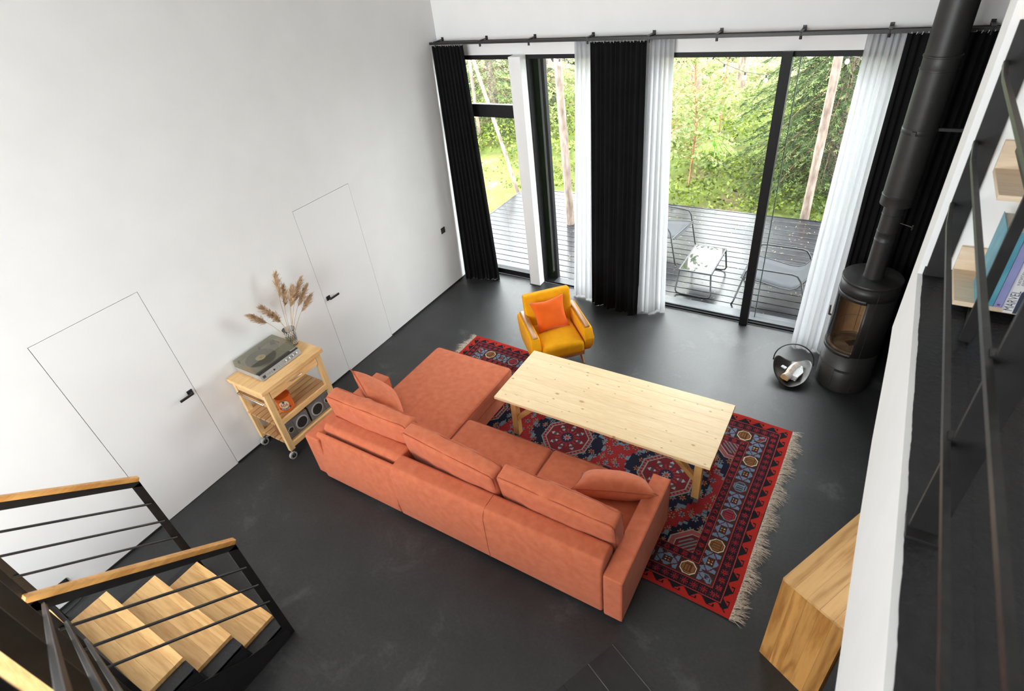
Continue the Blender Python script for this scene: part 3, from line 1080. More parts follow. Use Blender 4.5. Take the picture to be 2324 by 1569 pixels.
rz = Matrix.Translation((2.24, -1.53, 0)) @ Matrix.Rotation(R(45), 4, 'Z')
pillow('throw_pillow', [rz @ Vector(p) for p in ((-.205, -.055, .435), (.185, -.035, .435), (.165, .135, .79), (-.245, .11, .775))], .145, M['orange'],
       'bright orange velvet cushion propped on the mustard armchair', 'cushion', pinch=.16, seed=2)

# ------------------------------------------------------------------ patterned rug (colour woven per knot cell)
RL, RW = 3.785, 2.10
rug_c = Vector((2.945, -2.652, 0))
rug_rot = R(-1.9)


def rug_colours(u, v):
    n = len(u)
    red, dark, navy = (.40, .030, .026), (.018, .010, .012), (.012, .012, .026)
    blue, cream, brown, maroon, rust = (.13, .19, .27), (.62, .52, .36), (.20, .085, .035), (.14, .016, .020), (.42, .12, .05)
    col = np.zeros((n, 3))
    col[:] = navy
    dL, dR, dB, dT = u, RL - u, v, RW - v
    du, dv = np.minimum(dL, dR), np.minimum(dB, dT)
    d = np.minimum(du, dv)
    s = np.where(du < dv, v - RW / 2, u - RL / 2)       # along the edge
    rs = np.random.RandomState(3)
    put = lambda msk, c: col.__setitem__(msk, c)
    # --- field: diagonal red lattice between octagon medallions
    per = 1.03
    xm = (u - RL / 2 + per * 4.0) % per - per / 2       # 0 on the lattice crossing between medallions
    xm = ((u - RL / 2 - per / 2) + per * 8 + per / 2) % per - per / 2
    yy = v - RW / 2
    step = .035
    ax, ay = np.floor(np.abs(xm) / step) * step, np.floor(np.abs(yy) / step) * step
    lat = np.abs(ay - 1.45 * ax)
    put(lat < .125, (.10, .15, .17))
    put(lat < .108, (.225, .017, .018))
    core = (np.abs(xm) < .13) & (np.abs(yy) < .16)
    put(core, (.24, .019, .020))
    # small flowers everywhere in the field
    g = .118
    for ph, (cc, ring) in enumerate((((.30, .17, .06), (.17, .026, .030)), ((.22, .18, .16), (.055, .08, .11)))):
        uu, vv = u + ph * .061, v + ph * .055
        iu, iv = np.floor(uu / g), np.floor(vv / g)
        h = np.sin(iu * 12.9898 + iv * 78.233 + ph * 3.1) * 43758.5453
        h = h - np.floor(h)
        fx, fy = uu - (iu + .5) * g - (h - .5) * .03, vv - (iv + .5) * g + (h - .5) * .04
        rr = np.hypot(fx, fy)
        th = np.arctan2(fy, fx)
        rad = .024 + .008 * np.cos(th * 6)
        ok = h > .30
        put(ok & (rr < rad), ring)
        put(ok & (rr < rad) & (np.cos(th * 6) > .5) & (rr > .012), cc)
        put(ok & (rr < .008), (.05, .03, .05))
        put(ok & (h > .8) & (np.abs(fx) < .004) & (np.abs(fy) < .05), (.12, .18, .20))
    # hooked fringes of the lattice
    hk = (lat > .108) & (lat < .165) & ((np.floor(yy / .05) % 3) == 0)
    put(hk, (.11, .17, .20))
    # medallions
    um = (u - RL / 2 + per * 8 + per / 2) % per - per / 2
    ox, oy = np.abs(um), np.abs(yy)
    oc = np.maximum(np.maximum(ox, oy), (ox + oy) / 1.38)
    th = np.arctan2(yy, um)
    rr = np.hypot(um, yy)
    put(oc < .250, (.17, .20, .19))
    put(oc < .236, (.30, .06, .06))
    put((oc < .236) & (np.sin(th * 40) > .2), maroon)
    put(oc < .208, (.22, .25, .22))
    put(oc < .200, maroon)
    star = rr < .155 + .035 * np.cos(th * 8)
    pet = (np.abs(rr - .135) < .038 * np.clip(np.cos(th * 8 + np.pi / 8 * 0), 0, 1)) & (np.cos(th * 8) > .55)
    put((oc < .2) & star & (np.cos(th * 16) > .3) & (rr > .07), (.22, .03, .035))
    put((oc < .2) & pet, (.24, .34, .33))
    put((oc < .2) & pet & (np.abs(rr - .135) < .016), (.10, .05, .06))
    put(rr < .062 + .006 * np.cos(th * 16), (.02, .018, .045))
    put(rr < .034 + .008 * np.cos(th * 8), (.26, .20, .20))
    put(rr < .016, (.30, .05, .04))
    # corner octagon quarters
    for cu in (0.395, RL - .395):
        for cv in (.395, RW - .395):
            a, b = np.abs(u - cu), np.abs(v - cv)
            q = np.maximum(np.maximum(a, b), (a + b) / 1.38)
            put(q < .21, (.30, .26, .20))
            put(q < .20, (.26, .07, .07))
            put(q < .165, (.26, .30, .26))
            put(q < .155, maroon)
            put((q < .13) & ((np.floor((a + b) / .02) % 2) == 0), (.12, .17, .18))
    # --- borders

    def band(a, b, c):
        mk = (d >= a) & (d < b)
        put(mk, c)
        return mk
    # star borders
    for a, b in ((.085, .182), (.322, .398)):
        mk = band(a, b, dark)
        mid = (a + b) / 2
        p = .074
        fs = (s + 40 * p) % p - p / 2
        fd = d - mid
        rr = np.hypot(fs, fd)
        th = np.arctan2(fd, fs)
        put(mk & (np.abs(np.sin(s * 170) * np.sin(d * 210)) > .72), (.085, .018, .05))
        put(mk & (rr < .018 + .010 * np.cos(th * 8)), (.27, .022, .022))
        put(mk & (rr < .006), dark)
        for e in (a, b - .008):
            band(e, e + .008, (.36, .045, .03))
        band(a + .012, a + .016, (.09, .02, .03))
    # octagon border
    mk = band(.182, .322, (.050, .022, .020))
    p = .335
    fs = (s + 20 * p) % p - p / 2
    idx = np.floor((s + 20 * p) / p)
    fd = d - .252
    # blue ground with hourglass between the octagons
    e1 = np.abs(fs)
    between = mk & (e1 > .070)
    put(between & (np.abs(fd) < .062) & (e1 > .078), blue)
    put(between & (np.abs(np.abs(fd) - (e1 - .075) * .75) < .006), (.10, .02, .025))
    tri = between & (np.abs(fd) > .030) & (np.abs(e1 - .125) < (np.abs(fd) - .026) * .55)
    put(tri, (.055, .018, .022))
    boxm = between & (np.abs(fd) < .026) & (np.abs(e1 - .1675) < .040)
    put(boxm, (.06, .022, .022))
    cc = np.abs(np.abs(fd) - .012) + np.abs(np.abs(e1 - .1675) - .012)
    put(boxm & (cc < .0085), (.50, .42, .22))
    put(boxm & (cc < .0085) & (idx % 3 == 0), (.55, .20, .03))
    # octagons
    q = np.maximum(np.maximum(e1, np.abs(fd)), (e1 + np.abs(fd)) / 1.38)
    k3 = (idx % 3)
    put(mk & (q < .064), (.05, .03, .03))
    lines = [cream, (.20, .24, .25), (.10, .035, .04)]
    fills = [(.21, .095, .035), (.24, .028, .040), (.05, .055, .075)]
    inks = [(.09, .03, .015), (.10, .012, .02), (.19, .24, .29)]
    for k in range(3):
        mm = mk & (k3 == k)
        put(mm & (q < .062), lines[k])
        put(mm & (q < .054), inks[k])
        put(mm & (q < .048), fills[k])
        glyph = (np.abs(fd) < .034) & ((np.floor(fs / .0075 + 100) % 3) == 0) & (e1 < .038)
        glyph |= (np.abs(np.abs(fd) - .034) < .0035) & (e1 < .030)
        put(mm & (q < .045) & glyph, inks[k])
    # outer hook border
    mk = band(0, .085, (.37, .022, .016))
    p = .128
    f = ((s + 40 * p) % p) / p
    dd = d / .085
    blk = mk & (dd > .95 - 1.25 * np.clip(.42 - np.abs(f - .42), 0, 1) * 1.15)
    blk |= mk & (dd > .34) & (dd < .46) & (f > .40) & (f < .80)
    blk |= mk & (dd > .40) & (dd < .66) & (f > .72) & (f < .82)
    put(blk, (.012, .012, .016))
    # worn pile
    w = 1 + .16 * (rs.rand(n) - .5) + .10 * np.sin(u * 9.1 + 2 * np.sin(v * 5)) * np.sin(v * 7.3)
    return np.clip(col * w[:, None] * .92, 0, 1)


cell = .0062
nu, nv = int(RL / cell), int(RW / cell)
uu = np.linspace(0, RL, nu + 1)
vv = np.linspace(0, RW, nv + 1)
U, V = np.meshgrid(uu, vv, indexing='ij')
# gentle ripples: the free edges lie a little uneven
edge = np.minimum(np.minimum(U, RL - U), np.minimum(V, RW - V))
Zr = .0085 + .004 * np.exp(-edge / .05) * (np.sin(U * 6.3 + 1) * .5 + .5) * (np.sin(V * 7.1) * .5 + .5)
Zr += .012 * np.exp(-((V - RW + .02) / .05) ** 2) * np.exp(-((U - 3.33) / .16) ** 2)
Zr += .009 * np.exp(-((V - .98 - .25 * (U - 3.6)) / .02) ** 2) * np.clip((U - 3.5) / .15, 0, 1)
wavy = .008 * np.sin(U * 4.1) * np.exp(-np.minimum(V, RW - V) / .2)
ca, sa = math.cos(rug_rot), math.sin(rug_rot)
lx, ly = U - RL / 2 + .006 * np.sin(V * 5) * np.exp(-np.minimum(U, RL - U) / .2), V - RW / 2 + wavy
verts = np.stack([lx * ca - ly * sa, lx * sa + ly * ca, Zr], -1).reshape(-1, 3)
idx = np.arange((nu + 1) * (nv + 1)).reshape(nu + 1, nv + 1)
quads = np.stack([idx[:-1, :-1], idx[1:, :-1], idx[1:, 1:], idx[:-1, 1:]], -1).reshape(-1, 4)
uc = ((U[:-1, :-1] + U[1:, 1:]) / 2).ravel()
vc = ((V[:-1, :-1] + V[1:, 1:]) / 2).ravel()
m = mat('woven_wool', (.3, .05, .04), .95, spec=.1)
at = N(m, 'ShaderNodeVertexColor', layer_name='weave')
L(m, at, 'Color', B(m), 'Base Color')
nz = N(m, 'ShaderNodeTexNoise', Scale=260.0)
bp = N(m, 'ShaderNodeBump', Strength=.4, Distance=.004)
L(m, nz, 'Fac', bp, 'Height')
L(m, bp, 0, B(m), 'Normal')
rug = thing('patterned_rug', 'red and navy oriental rug with octagon medallions and fringe', 'rug', rug_c)
o = fast_mesh('pile', verts, quads, m, rug_colours(uc, vc), 'weave', rug, smooth=True)
# underside so the rug has body
mb = MB()
mb.box(-RL / 2 + .01, RL / 2 - .01, -RW / 2 + .01, RW / 2 - .01, .001, .0075, Matrix.Rotation(rug_rot, 4, 'Z'))
mb.build('backing', noisy('rug_backing', (.10, .03, .03), (.16, .05, .05), 40, .95), rug)
# fringe: twisted threads at both short ends
rs = np.random.RandomState(7)
fr = noisy('fringe_cotton', (.42, .33, .25), (.66, .57, .46), 60, .95)
for side, nm in ((1, 'fringe'), (-1, 'fringe')):
    nth = 900
    V0 = np.linspace(0, RW, nth) + rs.uniform(-.002, .002, nth)
    ln = rs.uniform(.055, .115, nth) * (1 + .25 * np.sin(V0 * 21))
    ang = rs.normal(0, .28, nth) + .25 * np.sin(V0 * 9)
    pv, pf = [], []
    for k in range(nth):
        x0 = RL / 2 * side
        y0 = V0[k] - RW / 2
        dx, dy = math.cos(ang[k]) * side, math.sin(ang[k])
        wd = .0014
        h0, h1, h2 = .008, .012 + rs.rand() * .010, .004 + rs.rand() * .004
        bse = len(pv)
        bend = rs.normal(0, .012)
        for (f, h, w_) in ((0, h0, wd), (.5, h1, wd), (1, h2, wd * .4)):
            px, py = x0 + dx * ln[k] * f, y0 + dy * ln[k] * f + bend * f * f
            pv += [(px, py - w_, h), (px, py + w_, h)]
        pf += [(bse, bse + 1, bse + 3, bse + 2), (bse + 2, bse + 3, bse + 5, bse + 4)]
    pv = np.array(pv)
    pv = np.stack([pv[:, 0] * ca - pv[:, 1] * sa, pv[:, 0] * sa + pv[:, 1] * ca, pv[:, 2]], -1)
    fast_mesh(nm, pv, pf, fr, None, parent=rug, kind='stuff')

# ------------------------------------------------------------------ kitchen cart with record player
CZ = .94
co = (.29, -3.77, 0)
cart = thing('kitchen_cart', 'birch kitchen trolley on castors between two white doors', 'cart', co)
cx0, cx1, cy0, cy1 = .015, .555, -4.150, -3.380
nb = 7
for i in range(nb):
    a = cx0 + (cx1 - cx0) * i / nb
    b = cx0 + (cx1 - cx0) * (i + 1) / nb
    MB(co).box(a, b - .0003, cy0, cy1, CZ - .042, CZ).build('top_board', M['birch'], cart, bevel=.0015)
lx = (.045, .505)
ly = (-4.095, -3.440)
for x in lx:
    for y in ly:
        MB(co).box(x - .022, x + .022, y - .030, y + .030, .115, CZ - .042).build('leg', M['birch_z'], cart, bevel=.003)
        # castor
        s = -1 if y < -3.8 else 1
        cs = MB(co).box(x - .018, x + .018, y - .018, y + .018, .100, .115).build('castor', M['steel'], cart)
        MB(co).tube([(x, y, .10), (x + .012, y + s * .014, .075), (x + .012, y + s * .018, .042)], .007, 8).build('fork', M['steel'], cs)
        MB(co).cyl((x - .013, y + s * .018, .042), (x + .013, y + s * .018, .042), .041, n=22).build('tyre', noisy('grey_rubber', (.30, .28, .26), (.38, .36, .33), 20, .7), cs, smooth=40)
        MB(co).cyl((x - .015, y + s * .018, .042), (x + .015, y + s * .018, .042), .024, n=18).build('hub', M['blackplastic'], cs, smooth=40)
# aprons, drawer, towel bar
MB(co).box(.035, .515, -4.118, -4.098, .795, CZ - .042).build('end_apron', M['birch'], cart, bevel=.002)
MB(co).box(.035, .515, -3.437, -3.417, .795, CZ - .042).build('end_apron', M['birch'], cart, bevel=.002)
dr = MB(co).box(.512, .530, -4.060, -3.475, .790, CZ - .046).build('drawer_front', M['birch'], cart, bevel=.002)
MB(co).box(.06, .512, -4.055, -3.48, .80, .805).build('drawer_bottom', M['birch_dk'], dr)
MB(co).tube([(.53, -3.83, .845), (.556, -3.83, .845), (.556, -3.70, .845), (.53, -3.70, .845)], .0045, 8).build('handle', M['chrome'], dr, smooth=50)
MB(co).tube([(.07, -4.10, .775), (.07, -4.145, .762), (.48, -4.145, .762), (.48, -4.10, .775)], .007, 8).build('towel_bar', M['chrome'], cart, smooth=50)
MB(co).box(.09, .46, -4.115, -4.085, .70, .745).build('end_rail', M['birch_dk'], cart, bevel=.002)
# slatted shelves
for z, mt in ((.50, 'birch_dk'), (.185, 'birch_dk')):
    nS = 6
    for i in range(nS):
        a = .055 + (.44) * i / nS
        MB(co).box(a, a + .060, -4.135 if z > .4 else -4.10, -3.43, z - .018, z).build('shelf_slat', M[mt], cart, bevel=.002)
    for y in (-4.05, -3.49):
        MB(co).box(.03, .52, y - .012, y + .012, z - .045, z - .019).build('shelf_bearer', M['birch'], cart)
    MB(co).box(.500, .528, -4.065, -3.47, z - .045, z + .012).build('shelf_edge', M['birch'], cart, bevel=.003)
    MB(co).box(.022, .040, -4.065, -3.47, z - .045, z + .012).build('shelf_edge', M['birch'], cart, bevel=.003)

# loudspeakers on the lower shelf
spk_grey = noisy('grey_speaker_plastic', (.17, .165, .16), (.21, .205, .20), 30, .5)
cone = noisy('dark_paper_cone', (.012, .010, .010), (.02, .017, .016), 40, .8)


def speaker(yc, flip, label):
    t = thing('loudspeaker', label, 'speaker', (.36, yc, .185), 0, 'grey loudspeakers on the cart')
    w, h, dpt = .285, .195, .22
    MB().box(-dpt / 2, dpt / 2 - .035, -w / 2, w / 2, 0, h).build('cabinet', M['walnut'], t, bevel=.003)
    fr_ = MB().box(dpt / 2 - .035, dpt / 2, -w / 2, w / 2, 0, h).build('front_baffle', spk_grey, t, bevel=.004)
    rot = Matrix.Translation((dpt / 2, 0, 0)) @ Matrix.Rotation(R(90), 4, 'Y')
    for (y, z, r) in ((flip * -.048, .098, .078), (flip * .095, .11, .034)):
        mt = Matrix.Translation((dpt / 2 - .001, y, z)) @ Matrix.Rotation(R(90), 4, 'Y')
        mb = MB()
        mb.lathe([(r, 0), (r, .005), (r * .95, .008), (r * .80, .006), (r * .78, .001)], 30, mtx=mt)
        d_ = mb.build('driver_ring', M['chrome'] if r > .05 else M['plastic_white'], fr_, smooth=50)
        d_.data.materials[0] = noisy('pale_grey_ring', (.36, .355, .35), (.42, .41, .40), 20, .45)
        mb = MB()
        mb.lathe([(r * .80, .0060), (r * .55, .0035), (r * .30, .0015), (.0001, .0040)], 26, mtx=mt)
        mb.build('cone', cone, fr_, smooth=60)
    MB().box(dpt / 2 - .001, dpt / 2 + .0008, flip * .045 - .0012, flip * .045 + .0012, .004, h - .004).build('panel_line', cone, fr_)


speaker(-3.905, -1, 'grey loudspeaker lying on the cart shelf, half hidden by the leg')
speaker(-3.595, 1, 'grey loudspeaker lying on the cart shelf next to the sofa corner')

# orange tin with a wire handle
tin = thing('orange_tin', 'orange beer tin with round cream label on the middle cart shelf', 'tin', (.405, -3.905, .50))
TR_, TH_ = .078, .175
org = noisy('orange_tin_print', (.62, .095, .012), (.74, .16, .02), 9, .35)
mb = MB()
mb.lathe([(.001, 0), (TR_ - .006, 0), (TR_, .005), (TR_, TH_ - .004), (TR_ + .002, TH_), (TR_ - .004, TH_), (TR_ - .004, TH_ - .01), (.001, TH_ - .01)], 40)
mb.build('can', org, tin, smooth=40)
mb = MB()
a0 = R(35)
pts = [(TR_ * 1.02 * math.cos(a0) * math.cos(t_), 0, 0) for t_ in (0,)]
arc = []
for k in range(17):
    t_ = math.pi * k / 16
    px = math.cos(t_) * (TR_ + .002)
    arc.append((px * math.cos(R(70)) + .02 * math.sin(t_), px * math.sin(R(70)), TH_ - .006 + .075 * math.sin(t_)))
mb.tube(arc, .0022, 6)
mb.build('wire_handle', M['chrome'], tin, smooth=60)


def wrap(mb, vs, fs, ac, zc, r, tilt=0.0):
    """wrap flat outline (x right, y up) onto the tin around angle ac"""
    out = []
    for v in vs:
        x, y = v[0], v[1] + tilt * v[0] * v[0]
        a = ac + x / r
        rr = r + (v[2] if len(v) > 2 else 0)
        out.append((rr * math.cos(a), rr * math.sin(a), zc + y))
    mb.add(out, fs)


AC = R(-38)


def tin_ellipse(name, rx, rz, zc, r, material, squeeze=1.0):
    mb = MB()
    n, kx = 30, 10
    vs, fs = [], []
    for i in range(kx + 1):
        for k in range(n):
            t_ = 2 * math.pi * k / n
            f = i / kx
            vs.append((rx * f * math.cos(t_), rz * f * math.sin(t_), 0))
    for i in range(kx):
        for k in range(n):
            l = (k + 1) % n
            fs.append((i * n + k, i * n + l, (i + 1) * n + l, (i + 1) * n + k))
    wrap(mb, vs, fs, AC, zc, r)
    return mb.build(name, material, tin, smooth=60)


tin_ellipse('label_rim', .051, .049, .098, TR_ + .0006, noisy('label_dark_red', (.22, .03, .02), (.26, .04, .03), 20, .5))
tin_ellipse('label_disc', .048, .046, .098, TR_ + .0011, noisy('label_cream', (.72, .62, .42), (.78, .68, .48), 20, .5))
ink = noisy('label_red_ink', (.28, .02, .012), (.32, .03, .02), 20, .5)


def tin_text(name, body, size, ac, zc, material, r, squash=1.0, tilt=0.0):
    vs, fs = text_verts(body, size, .0003)
    mb = MB()
    wrap(mb, [(v.x * squash, v.y, v.z) for v in vs], fs, ac, zc, r, tilt)
    return mb.build(name, material, tin, weld=False)


tin_text('lettering', '606', .052, AC, .090, ink, TR_ + .0018, 1.0, 3.0)
navy_ink = noisy('ribbon_navy', (.03, .05, .09), (.05, .08, .13), 20, .5)
mb = MB()
vs, fs = [], []
for i in range(25):
    x = -.062 + .124 * i / 24
    y = -.012 + 4.2 * x * x
    vs += [(x, y - .010, 0), (x, y + .010, 0)]
fs = [(2 * i, 2 * i + 2, 2 * i + 3, 2 * i + 1) for i in range(24)]
wrap(mb, vs, fs, AC, .052, TR_ + .0016)
mb.build('ribbon', navy_ink, tin)
tin_text('ribbon_lettering', 'TRIBUNE', .019, AC, .0395, M['plastic_white'], TR_ + .0022, 1.1, 4.2)
tin_text('rim_lettering', 'FAMILLE', .012, AC - R(10), .158, noisy('label_yellow', (.75, .52, .18), (.8, .58, .2), 20, .5), TR_ + .0008, 1.2)
mb = MB()
vs = [(-.011, .012, 0), (.011, .012, 0), (.011, -.004, 0), (0, -.014, 0), (-.011, -.004, 0)]
wrap(mb, vs, [(4, 3, 2, 1, 0)], AC + .0, .129, TR_ + .002)
mb.build('shield', navy_ink, tin)

# record player
tt = thing('record_player', 'silver record player with smoked lid on top of the cart', 'record player', (.215, -3.78, CZ))
bx0, bx1, by0, by1 = -.185, .185, -.245, .245
silver = noisy('silver_front', (.42, .41, .39), (.50, .49, .47), 30, .35)
B(silver).inputs['Metallic'].default_value = .6
greyside = noisy('grey_side_panel', (.30, .29, .275), (.36, .35, .33), 30, .5)
mb = MB()
mb.box(bx0, bx1 - .02, by0, by1, .012, .070)
mb.build('body', greyside, tt, bevel=.003)
MB().box(bx0 + .01, bx1 - .01, by0 + .01, by1 - .01, 0, .012).build('underside', M['blackplastic'], tt)
MB().prism([(bx1 - .02, .008), (bx1 + .028, .008), (bx1 + .006, .068), (bx1 - .02, .068)], by0, by1, 'Y').build('front_panel', silver, tt, bevel=.002)
MB().box(bx1 - .055, bx1 + .006, by0 + .004, by1 - .004, .0685, .0715).build('trim_strip', M['blackplastic'], tt)
fm = frame_mtx((bx1 + .017, 0, .038), (0, 1, 0), (-.36, 0, 1))
for y in (.055, .100, .145, .190):
    mb = MB()
    mb.lathe([(.012, 0), (.012, .010), (.009, .012), (.0001, .012)], 18, mtx=fm @ Matrix.Translation((y, .004, 0)))
    mb.build('knob', M['chrome'], tt, smooth=40)
for i, y in enumerate((-.155, -.132, -.109, -.086, -.063, -.040, -.017, .006)):
    mb = MB()
    mb.box(y - .008, y + .008, -.010, .008, 0, .004, fm)
    mb.build('push_button', silver if i != 3 else M['blackplastic'], tt, bevel=.001)
mb = MB()
mb.box(-.222, -.190, -.016, .014, 0, .003, fm)
mb.build('power_switch', M['chrome'], tt)
mb = MB()
mb.box(-.215, -.197, -.009, .008, .003, .006, fm)
mb.build('power_key', M['blackplastic'], tt)
mb = MB()
mb.lathe([(.0001, .070), (.150, .070), (.152, .074), (.152, .082), (.144, .084), (.0001, .084)], 48, c=(-.03, -.045, 0))
mb.build('platter', M['chrome'], tt, smooth=40)
pl = MB().box(.09, .165, .165, .235, .070, .074).build('control_plate', greyside, tt)
mb = MB()
mb.lathe([(.026, .070), (.026, .098), (.018, .102), (.0001, .102)], 20, c=(-.135, .185, 0))
mb.build('tonearm_base', M['blackplastic'], tt, smooth=40)
mb = MB()
mb.tube([(-.165, .190, .108), (-.12, .184, .108), (.02, .155, .104), (.085, .105, .097)], .004, 8)
mb.build('tonearm', M['chrome'], tt, smooth=60)
mb = MB()
mb.lathe([(.016, .07), (.016, .082), (.0001, .084)], 18, c=(-.10, .215, 0))
mb.build('speed_dial', noisy('red_dial', (.5, .08, .04), (.55, .10, .05), 20, .4), tt)
# smoked lid
mb = MB()
lz0, lz1 = .072, .138
a = [(bx0, by0), (bx1 - .03, by0), (bx1 - .03, by1), (bx0, by1)]
top = [(bx0 + .004, by0 + .004), (bx1 - .105, by0 + .004), (bx1 - .105, by1 - .004), (bx0 + .004, by1 - .004)]
vs = [(x, y, lz0) for x, y in a] + [(x, y, lz1) for x, y in top]
mb.add(vs, [(4, 5, 6, 7), (0, 1, 5, 4), (1, 2, 6, 5), (2, 3, 7, 6), (3, 0, 4, 7)])
mb.build('lid', M['smoke'], tt, weld=False, solid=.003)
for y in (-.19, .06):
    MB().box(bx0 - .004, bx0 + .010, y - .008, y + .008, .06, .10).build('hinge', M['blackplastic'], tt)
MB().box(bx0 + .0, bx1 - .03, by0 - .0005, by0 + .0005, .066, .069).build('seam', M['blackplastic'], tt)
o = MB((.185, -3.825, CZ + .084)).lathe([(.0001, .0), (.146, .0), (.148, .001), (.146, .003), (.0001, .003)], 48, c=(.185, -3.825, CZ + .084)).build('vinyl_record', noisy('black_vinyl', (.012, .012, .012), (.03, .03, .03), 200, .25), smooth=40)
tag(o, 'black vinyl record with yellow centre under the smoked lid', 'record')
MB((.185, -3.825, CZ + .084)).lathe([(.0001, .0032), (.05, .0032), (.05, .0038), (.0001, .0038)], 30, c=(.185, -3.825, CZ + .084)).build('centre_label', noisy('yellow_paper', (.66, .50, .17), (.72, .56, .22), 20, .7), o)
MB((.185, -3.825, CZ + .084)).lathe([(.0001, .0039), (.016, .0039), (.016, .0042), (.0001, .0042)], 20, c=(.185, -3.825, CZ + .084)).build('centre_ring', noisy('ochre_ring', (.42, .25, .10), (.46, .28, .12), 20, .7), o)

# vase with dried reeds
vc_ = Vector((.205, -3.445, CZ))
vs_ = thing('glass_vase', 'cut crystal vase holding dried reeds on the cart', 'vase', vc_)
mb = MB()
mb.lathe([(.0001, .001), (.042, .001), (.046, .012), (.056, .09), (.066, .19), (.062, .19), (.053, .09), (.042, .018), (.0001, .016)], 16)
mb.build('glass_body', M['clear'], vs_, smooth=20)
mb = MB()
for k in range(16):
    a = 2 * math.pi * k / 16
    pts = [((.0475 + .0105 * f + .009 * f * f) * math.cos(a + f * 1.2), (.0475 + .0105 * f + .009 * f * f) * math.sin(a + f * 1.2), .02 + .165 * f) for f in np.linspace(0, 1, 7)]
    mb.tube(pts, .0016, 4)
    pts = [((.0475 + .0105 * f + .009 * f * f) * math.cos(a - f * 1.2), (.0475 + .0105 * f + .009 * f * f) * math.sin(a - f * 1.2), .02 + .165 * f) for f in np.linspace(0, 1, 7)]
    mb.tube(pts, .0016, 4)
mb.build('cut_pattern', M['plastic_white'], vs_, kind='stuff')
straw = noisy('dry_straw', (.42, .27, .13), (.60, .43, .23), 12, .8)
plume = noisy('reed_plume', (.45, .29, .16), (.66, .47, .29), 30, .95)
tips = [((.16, -3.33, 1.69), 'tallest dried reed standing upright above the vase'), ((.22, -3.14, 1.53), 'full dried reed plume leaning toward the second door'),
        ((.18, -3.72, 1.47), 'dried reed bending furthest left over the record player'), ((.25, -3.62, 1.52), 'dried reed leaning left, above the furthest left plume'),
        ((.15, -3.30, 1.52), 'dried reed with a hooked plume below the tallest one'), ((.16, -3.06, 1.28), 'short dried reed drooping toward the door handle'),
        ((.24, -3.27, 1.51), 'slim dried reed between the hooked and the fullest plume'), ((.27, -3.55, 1.40), 'low dried reed leaning left just above the lid'),
        ((.20, -3.10, 1.42), 'bushy dried reed below the fullest plume'), ((.12, -3.20, 1.44), 'dried reed at the back of the bunch against the wall')]
for ti, (tp, lab) in enumerate(tips):
    rr = random.Random(ti + 50)
    tp = Vector(tp)
    base = vc_ + Vector((rr.uniform(-.025, .025), rr.uniform(-.025, .025), .02))
    t_ = thing('dried_reed', lab, 'reed', base, 0, 'dried reeds in the vase')
    mid = base.lerp(tp, .5) + Vector((0, (tp.y - base.y) * -.18, .03))
    pts = []
    for k in range(9):
        f = k / 8
        pts.append(base * (1 - f) ** 2 + mid * 2 * f * (1 - f) + tp * f * f)
    MB(base).tube(pts, [.0030 - .0014 * k / 8 for k in range(9)], 5).build('stem', straw, t_, smooth=60)
    # plume: drooping strands along the last third
    P_, F_ = [], []
    droop = Vector((0, math.copysign(.06, tp.y - base.y), -.02))
    for q in range(380):
        f = .66 + .34 * rr.random()
        p0 = base * (1 - f) ** 2 + mid * 2 * f * (1 - f) + tp * f * f
        dirv = (tp - mid).normalized()
        side = Vector((rr.gauss(0, 1), rr.gauss(0, 1), rr.gauss(0, .6))).normalized()
        fat = .033 * math.sin(math.pi * min(1, (f - .64) / .36)) + .006
        p1 = p0 + dirv * rr.uniform(.020, .060) + side * fat * rr.uniform(.4, 1.2) + droop * rr.uniform(0, .5)
        p2 = p1 + dirv * rr.uniform(.01, .03) + side * fat * .3 + Vector((0, 0, -.008))
        w_ = Vector((rr.gauss(0, 1), rr.gauss(0, 1), rr.gauss(0, 1))).normalized() * .0024
        b_ = len(P_)
        P_ += [p0, p1 + w_, p2, p1 - w_]
        F_.append((b_, b_ + 1, b_ + 2, b_ + 3))
    fast_mesh('plume', [tuple(p - base) for p in P_], F_, plume, None, parent=t_, kind='stuff')

# ------------------------------------------------------------------ wood stove
SX, SY = 5.165, -.68
sv = thing('wood_stove', 'round black wood burning stove with curved glass door', 'stove', (SX, SY, 0))
SB = noisy('black_stove_enamel', (.018, .017, .0165), (.025, .0235, .0225), 30, .42)
rS = .243
mb = MB()
# mantle: open where the glass is (angle -190..-90)
for z0, z1 in ((.03, .47), (1.10, 1.225)):
    mb.lathe([(rS, z0), (rS, z1)], 64)
mb.lathe([(rS, .47), (rS, 1.10)], 46, a0=-88, a1=168)
mb.lathe([(.0001, .03), (rS, .03)], 64)
mb.build('mantle', SB, sv, smooth=60, solid=.004)
mb = MB()
mb.lathe([(.0001, 1.228), (rS + .004, 1.228), (rS + .006, 1.234), (rS + .006, 1.246), (rS + .002, 1.252), (.0001, 1.252)], 64)
mb.build('top_plate', SB, sv, smooth=40)
mb = MB()
mb.lathe([(rS - .02, 0), (rS - .02, .03)], 48)
mb.build('plinth', M['blackplastic'], sv, smooth=60)
